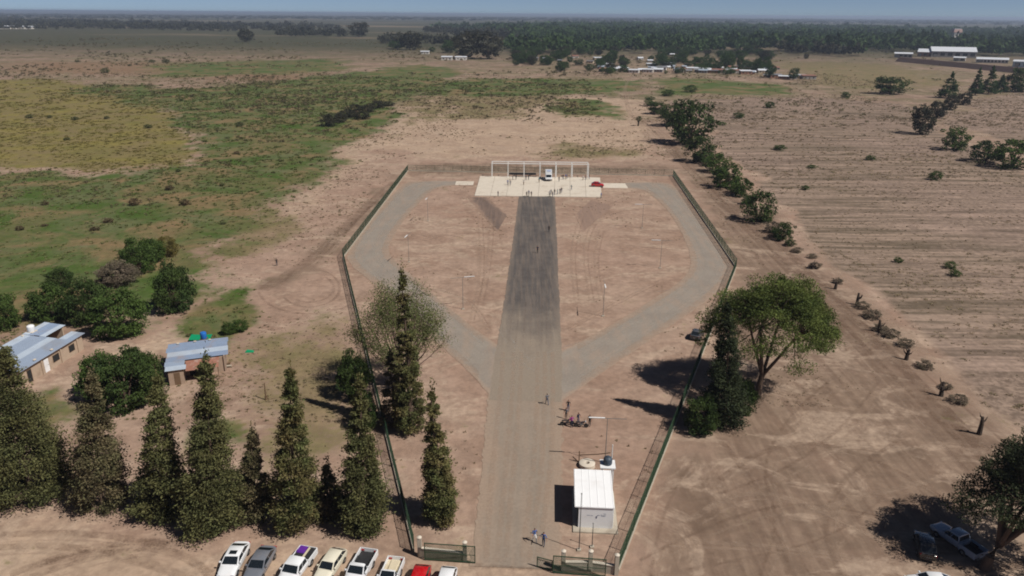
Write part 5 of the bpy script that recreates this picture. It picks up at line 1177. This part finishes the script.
for (px, py, hh, lb) in ((266, 400, 2.6, 'thin dead post standing in the yard right of the shack'),):
    r = empty('dead_post', on(px, py), 0, lb, 'post'); MB().tube([(0, 0, -.2), (.05, 0, hh)], [.11, .07], 7).build('upright', MAT['wood'], r); MB().tube([(.02, 0, .9), (.35, .1, .0)], .05, 6).build('brace', MAT['wood'], r)
r = empty('chain_link_scrap', on(245, 353), 0, 'scrap of green plastic on the bare ground', 'scrap')
r.name = 'plastic_scrap'; MB().loft([[(0, 0, .02), (1.3, .1, .02), (1.2, .8, .02), (.1, .7, .02)], [(.1, .1, .25), (1.1, .2, .18), (1.0, .6, .22), (.2, .6, .3)]]).build('sheet', MAT['green_tarp'], r)

# ------------------------------------------------------------------ village, sheds and far buildings
VH = []
for k in range(4):
    w_, d_, h_ = ((9, 7, 2.8), (11, 7.5, 3.0), (7, 6.5, 2.6), (13, 8, 3.2))[k]
    wm = MB().box(-w_ / 2, w_ / 2, -d_ / 2, d_ / 2, -.1, h_).mesh('house_wall')
    if k % 2: rm = MB().loft([[(-w_ / 2 - .4, -d_ / 2 - .4, h_ + .01), (w_ / 2 + .4, -d_ / 2 - .4, h_ + .01), (w_ / 2 + .4, d_ / 2 + .4, h_ + .5), (-w_ / 2 - .4, d_ / 2 + .4, h_ + .5)], [(-w_ / 2 - .4, -d_ / 2 - .4, h_ + .2), (w_ / 2 + .4, -d_ / 2 - .4, h_ + .2), (w_ / 2 + .4, d_ / 2 + .4, h_ + .9), (-w_ / 2 - .4, d_ / 2 + .4, h_ + .9)]]).mesh('house_roof')
    else: rm = MB().add([(-w_ / 2 - .4, -d_ / 2 - .4, h_ + .01), (w_ / 2 + .4, -d_ / 2 - .4, h_ + .01), (w_ / 2 + .4, d_ / 2 + .4, h_ + .01), (-w_ / 2 - .4, d_ / 2 + .4, h_ + .01), (-w_ / 2 - .4, 0, h_ + 1.4), (w_ / 2 + .4, 0, h_ + 1.4)], [(0, 1, 5, 4), (2, 3, 4, 5), (1, 2, 5), (3, 0, 4), (3, 2, 1, 0)]).mesh('house_roof')
    wn = MB().box(-.7, .7, -.04, 0, .9, 2.1).mesh('house_window'); dr = MB().box(-.5, .5, -.05, 0, 0, 2.1).mesh('house_door')
    wn.materials.append(MAT['pane']); dr.materials.append(MAT['wood']); wm.materials.append(MAT['white_paint']); rm.materials.append(MAT['zinc_roof']); VH.append((w_, d_, wm, rm, wn, dr))
WALLS = [plain('plaster_%s' % nm, c, .9, .1, .5) for nm, c in (('cream', S(190, 175, 150)), ('white', S(205, 200, 192)), ('clay', S(150, 112, 92)), ('grey', S(150, 146, 142)))]
ROOFS = [plain('far_roof_%s' % nm, c, .6, .12, .4) for nm, c in (('pale', S(205, 208, 214)), ('zinc', S(150, 160, 172)), ('grey', S(120, 120, 124)), ('rust', S(140, 100, 86)))]
def small_house(px, py, k, rz, wi, ri, label, group, s=1.0):
    w_, d_, wm, rm, wn, dr = VH[k]; r = empty('village_house', on(px, py), rz, label, 'house', group); r.scale = (s, s, s)
    for nm, me, mt in (('wall', wm, WALLS[wi]), ('roof', rm, ROOFS[ri])):
        o = link(nm, me, None, r); o.material_slots[0].link = 'OBJECT'; o.material_slots[0].material = mt
    for x_ in (-w_ * .3, w_ * .3): link('window', wn, None, r, (x_, -d_ / 2 - .003, 0))
    link('door', dr, None, r, (0, -d_ / 2 - .003, 0))
rv = random.Random(77); wn_ = ['cream', 'white', 'clay', 'grey']; rn_ = ['pale', 'zinc', 'grey', 'rust']
vs = [(604, 69), (609, 66), (598, 60), (614, 71), (622, 70), (590, 63), (651, 66), (655, 70), (662, 70), (670, 66), (678, 60), (684, 68), (692, 71), (698, 71), (704, 72), (712, 73), (718, 73), (724, 73), (731, 72), (736, 73), (744, 74), (752, 74), (765, 73), (766, 77), (672, 56), (682, 57), (650, 62), (700, 66), (716, 67), (742, 68), (545, 60), (534, 60), (575, 58), (560, 62), (640, 60), (775, 78), (784, 79), (792, 79), (800, 78), (808, 79)]
vs += [(x_ + rv.uniform(-2, 2), 69 + rv.uniform(-1.5, 3.5) + (x_ - 600) * .012) for x_ in range(600, 776, 6)]
for i, (px, py) in enumerate(vs):
    k, wi, ri = rv.randrange(4), rv.randrange(4), rv.choice([0, 0, 0, 1, 1, 2, 3])
    small_house(px, py, k, rv.choice([0, 0, .25, -.3]), wi, ri, '%s village house with %s roof %s' % (wn_[wi], rn_[ri], 'left of the village street' if px < 630 else 'in the front row right of the village street' if py > 69.5 else 'among trees right of the village street'), 'village houses', rv.uniform(.65, .95))
small_house(447, 60, 1, 0, 1, 0, 'white farm building with pale roof left of the tall eucalyptus pair', 'white farm buildings', 1.1); small_house(461, 60, 3, .2, 1, 0, 'long white farm building in front of the eucalyptus pair', 'white farm buildings'); small_house(425, 54, 1, 0, 1, 0, 'low white building behind the left tree clump', 'white farm buildings')
for px, py in ((6, 29), (14, 29), (22, 29), (30, 29), (38, 27)): small_house(px, py, rv.randrange(4), 0, 1, 0, 'far white building at the upper left edge', 'far left buildings', 2.2)
for px, py in ((998, 37), (1018, 38), (1021, 44), (500, 29)): small_house(px, py, 1, 0, 1, 0, 'far white house among the woods on the horizon', 'far white houses', 1.6)
def shed(a, b, depth, h, label, wallm, roofm, ridge=2.2, bays=6):
    A, B = G(*a), G(*b); L = (B - A).length; r = empty('warehouse', A, math.atan2((B - A).y, (B - A).x), label, 'warehouse')
    MB().box(0, L, 0, depth, -.2, h).build('wall', wallm, r)
    MB().add([(-.5, -.6, h + .01), (L + .5, -.6, h + .01), (L + .5, depth + .6, h + .01), (-.5, depth + .6, h + .01), (-.5, depth / 2, h + ridge), (L + .5, depth / 2, h + ridge)], [(0, 1, 5, 4), (2, 3, 4, 5), (1, 2, 5), (3, 0, 4), (3, 2, 1, 0)]).build('roof', roofm, r)
    for i in range(bays):
        x_ = L * (i + .5) / bays; MB().box(x_ - L / bays * .3, x_ + L / bays * .3, -.06, -.003, h * .25, h * .75).build('window', MAT['pane'], r)
    MB().box(L * .05, L * .05 + 4, -.1, -.065, 0, min(4, h * .8)).build('gate_door', MAT['galvanised'], r)
GW_ = WALLS[3]; 
shed((931, 57), (976, 58), 26, 7.5, 'long warehouse with white roof at right, the largest shed', GW_, ROOFS[0], 5.5); shed((917, 56.5), (933, 57), 20, 6, 'smaller white roofed warehouse left of the long one', WALLS[2], ROOFS[0], 4, 3)
shed((894, 57.5), (912, 58), 14, 5, 'low grey shed at the left end of the warehouses', GW_, ROOFS[0], 1.6, 4); shed((953, 61), (965, 61.4), 10, 4, 'low pale shed in front of the long warehouse', WALLS[1], ROOFS[0], 1.2, 2)
shed((976, 62.5), (1008, 63.5), 14, 4, 'row of white arched sheds right of the long warehouse', WALLS[1], ROOFS[0], 2.0, 9); shed((1012, 67), (1050, 68.5), 18, 6, 'light blue shed cut off by the right edge', plain('pale_blue_sheet', S(165, 185, 200), .6, .06, .3), ROOFS[0], 1.4, 4)
A, B = G(900, 61.5), G(1060, 77); d_ = B - A; o = MB().loft([[(0, -7, -.3), (d_.length, -7, -.3), (d_.length, 7, -.3), (0, 7, -.3)], [(0, -2, 5.0), (d_.length, -2, 5.0), (d_.length, 2, 5.0), (0, 2, 5.0)]]).build('embankment', plain('dark_earth_bank', S(104, 84, 76), .95, .15, .05), None, loc=A, rz=math.atan2(d_.y, d_.x)); tag(o, kind='structure')
r = empty('tower_house', on(955, 40), 0, 'far tall white house with a pink top rising from the woods', 'house')
MB().box(-7, 7, -6, 6, -.2, 17).build('wall', WALLS[1], r); MB().loft([[(-10, -7, 17.01), (10, -7, 17.01), (10, 7, 17.01), (-10, 7, 17.01)], [(-9, -6, 24), (9, -6, 24), (9, 6, 24), (-9, 6, 24)]]).build('upper_storey', plain('faded_pink', S(190, 158, 148), .9, .1), r)
for x_ in (-4, 0, 4): MB().box(x_ - 1, x_ + 1, -6.06, -6.003, 10, 13).build('window', MAT['pane'], r)
MB().box(-8, 8, -5, 5, 24.01, 25).build('roof', ROOFS[0], r)
# pale streets between the houses
for pts, wd in (([(629, 78), (634, 68), (645, 56), (650, 48)], 16), ([(560, 68), (575, 63), (588, 57)], 12), ([(560, 72), (640, 73), (760, 78), (820, 80)], 14), ([(640, 95), (720, 96), (830, 96)], 7), ([(790, 54), (900, 60), (1000, 75)], 10), ([(745, 50.5), (860, 51.5)], 24), ([(1010, 90), (960, 108), (935, 122), (955, 136), (1040, 136)], 4)):
    track(pts, wd, LT, 2, .02)

# ------------------------------------------------------------------ far trees
def far_tree(px, py, top, wpx, mat, label, group, tm=BT, name='far_tree'):
    P = on(px, py); H = ZAT(px, top, P); w_ = wpx / 2 / PXM(P); _b[0] += 1
    r = empty(name, P, _b[0] * 1.7, label, 'tree', group); o = link('crown', tm[_b[0] % 3], None, r, (0, 0, H * .06), None, (w_, w_, H * .94 / 1.95)); o.material_slots[0].link = 'OBJECT'; o.material_slots[0].material = mat
    link('trunk', TRK, MAT['bark'], r, (0, 0, 0), None, (H * .35, H * .35, H * .5))
FB, FA = MAT['leaf_far_brown'], MAT['leaf_far']
far_tree(466, 59, 30, 26, FB, 'tall brownish eucalyptus, left of the pair by the white buildings', 'eucalyptus pair'); far_tree(488, 59, 29, 30, FB, 'tall brownish eucalyptus, right of the pair by the white buildings', 'eucalyptus pair')
far_tree(450, 53, 40, 16, FA, 'green tree left of the eucalyptus pair', 'trees around the village'); far_tree(410, 50, 31, 24, FB, 'dark tree clump left of the white buildings', 'trees around the village'); far_tree(396, 49, 40, 16, FA, 'round bush left of the dark tree clump', 'trees around the village'); far_tree(432, 52, 47, 7, FA, 'tiny round tree before the low white building', 'trees around the village')
far_tree(246, 42, 28, 16, FB, 'lone dark tree on the dry scrub at upper left', 'lone far trees'); far_tree(359, 37, 21, 20, FB, 'dark tree at the end of the left hedge', 'lone far trees'); far_tree(769, 60, 51, 10, FA, 'lone tree on the pale strip right of the village', 'lone far trees'); far_tree(806, 59, 53, 5, FB, 'small lone reddish tree on the pale strip', 'lone far trees')
rt = random.Random(9)
for i in range(104):      # trees among the village houses
    px = rt.choice([rt.uniform(515, 600), rt.uniform(596, 625), rt.uniform(650, 765), rt.uniform(650, 765)]); py = rt.uniform(54, 66) if px < 560 else rt.choice([rt.uniform(54, 66), rt.uniform(54, 66), rt.uniform(66, 72)]); hh = rt.uniform(5, 11); far_tree(px, py, py - hh, hh * rt.uniform(.9, 1.5), FA if rt.random() < .75 else FB, 'leafy tree among the village houses ' + ('left of the street' if px < 630 else 'near the front row right of the street' if py > 66 else 'behind the front row right of the street'), 'village trees')
for i in range(34):
    px = rt.choice([rt.uniform(598, 626), rt.uniform(650, 770), rt.uniform(650, 770)]); py = rt.uniform(68, 74.5) + (px - 600) * .008; hh = rt.uniform(3.5, 7); far_tree(px, py, py - hh, hh * rt.uniform(.9, 1.4), MAT['leaf_bright'] if i % 3 else FA, 'small garden tree in front of the village houses ' + ('left of the street' if px < 630 else 'right of the street'), 'village garden trees')
for px, py in ((712, 70), (728, 69), (740, 70), (757, 72), (766, 71), (770, 78), (793, 80)): far_tree(px, py, py - rt.uniform(11, 17), rt.uniform(8, 12), FA, 'darker tree at the right end of the village', 'trees at the village end')

# woods: one mass each
WT = [blob_crown('wood_crown', 140 + k, 14, 6, .55, .36, 1.0, .4, -.3, .25) for k in range(5)]
WA = []
for me in WT:
    co = np.empty(len(me.vertices) * 3, np.float32); me.vertices.foreach_get('co', co); ti = np.empty(len(me.vertices), np.float32); me.attributes['tint'].data.foreach_get('value', ti); WA.append((co.reshape(-1, 3), ti))
def woods(name, polys, label, mat, seed, hr=(9, 17)):
    rng = np.random.default_rng(seed); Vs, Ts = [], []
    for poly, cnt in polys:
        Pp = PG(poly); xa = [p.x for p in Pp]; ya = [p.y for p in Pp]; n = cnt * 6; x = rng.uniform(min(xa), max(xa), n); y = rng.uniform(min(ya), max(ya), n)
        k = (soft_poly(x, y, Pp, .5) > .5) & (fbm(x, y, 180, seed) > .36); x, y = x[k][:cnt], y[k][:cnt]
        for a, b in zip(x, y):
            co, ti = WA[rng.integers(5)]; H = rng.uniform(*hr) * (1.25 if rng.uniform() < .12 else 1) * (.7 + .6 * float(fbm(np.array([a]), np.array([b]), 200, seed + 8)[0])); w_ = H * rng.uniform(.32, .6) * (1 + max(0, b - 2000) / 2600); an = rng.uniform(0, 6.28); c, s = math.cos(an), math.sin(an)
            Vs.append(np.stack([(co[:, 0] * c - co[:, 1] * s) * w_ + a, (co[:, 0] * s + co[:, 1] * c) * w_ + b, co[:, 2] * H / 1.95], 1)); Ts.append(np.clip(ti * .5 + rng.uniform(-.2, .3) + float(fbm(np.array([a]), np.array([b]), 130, seed + 3)[0]) * 1.2 - .35, 0, 1))
    V = np.concatenate(Vs); me = mesh_np(name, V, np.arange(len(V)).reshape(-1, 4), np.concatenate(Ts)); tag(link(name, me, mat), label, 'woodland', None, 'stuff')
woods('woodland', [([(505, 53), (560, 55), (640, 54), (700, 54), (760, 52), (860, 56), (880, 38), (700, 33), (510, 35)], 2300), ([(560, 38), (860, 46), (1100, 52), (1150, 36), (900, 29), (600, 25), (430, 28)], 4200), ([(865, 52), (1100, 60), (1100, 48), (870, 44)], 420)], 'dark green wood behind the village', FA, 5, (10, 20))
woods('distant_woodland', [([(-120, 32), (150, 30), (340, 34), (340, 27), (-100, 18)], 1500), ([(-200, 19), (300, 20), (1200, 27.5), (1200, 22.5), (400, 17.5), (-200, 13)], 4200)], 'hazy tree belts along the whole horizon', FB, 6, (9, 17))
woods('hedge_trees', [([(275, 37), (345, 38), (345, 34), (275, 34)], 90), ([(380, 44), (470, 48), (470, 44), (380, 40)], 120), ([(425, 36), (520, 40), (520, 33), (425, 31)], 220), ([(20, 27), (150, 31), (240, 33), (240, 29), (20, 24)], 260), ([(780, 55), (860, 58), (850, 50), (780, 50)], 70)], 'tree hedges crossing the far dry plain', FB, 7, (8, 16))

# ------------------------------------------------------------------ air
hb = MB().box(-46500, 46500, -3600, 46500, -4, 56).build('haze', None); tag(hb, 'thin blue grey haze over the plain', 'haze', None, 'stuff')
hm = bpy.data.materials.new('haze_air'); hm.use_nodes = True; t = hm.node_tree; t.nodes.clear(); ov = t.nodes.new('ShaderNodeOutputMaterial'); pv = t.nodes.new('ShaderNodeVolumePrincipled')
pv.inputs['Color'].default_value = (.56, .68, .92, 1); pv.inputs['Density'].default_value = 1.1e-4; pv.inputs['Anisotropy'].default_value = .25
t.links.new(pv.outputs[0], ov.inputs['Volume']); hb.data.materials.clear(); hb.data.materials.append(hm)
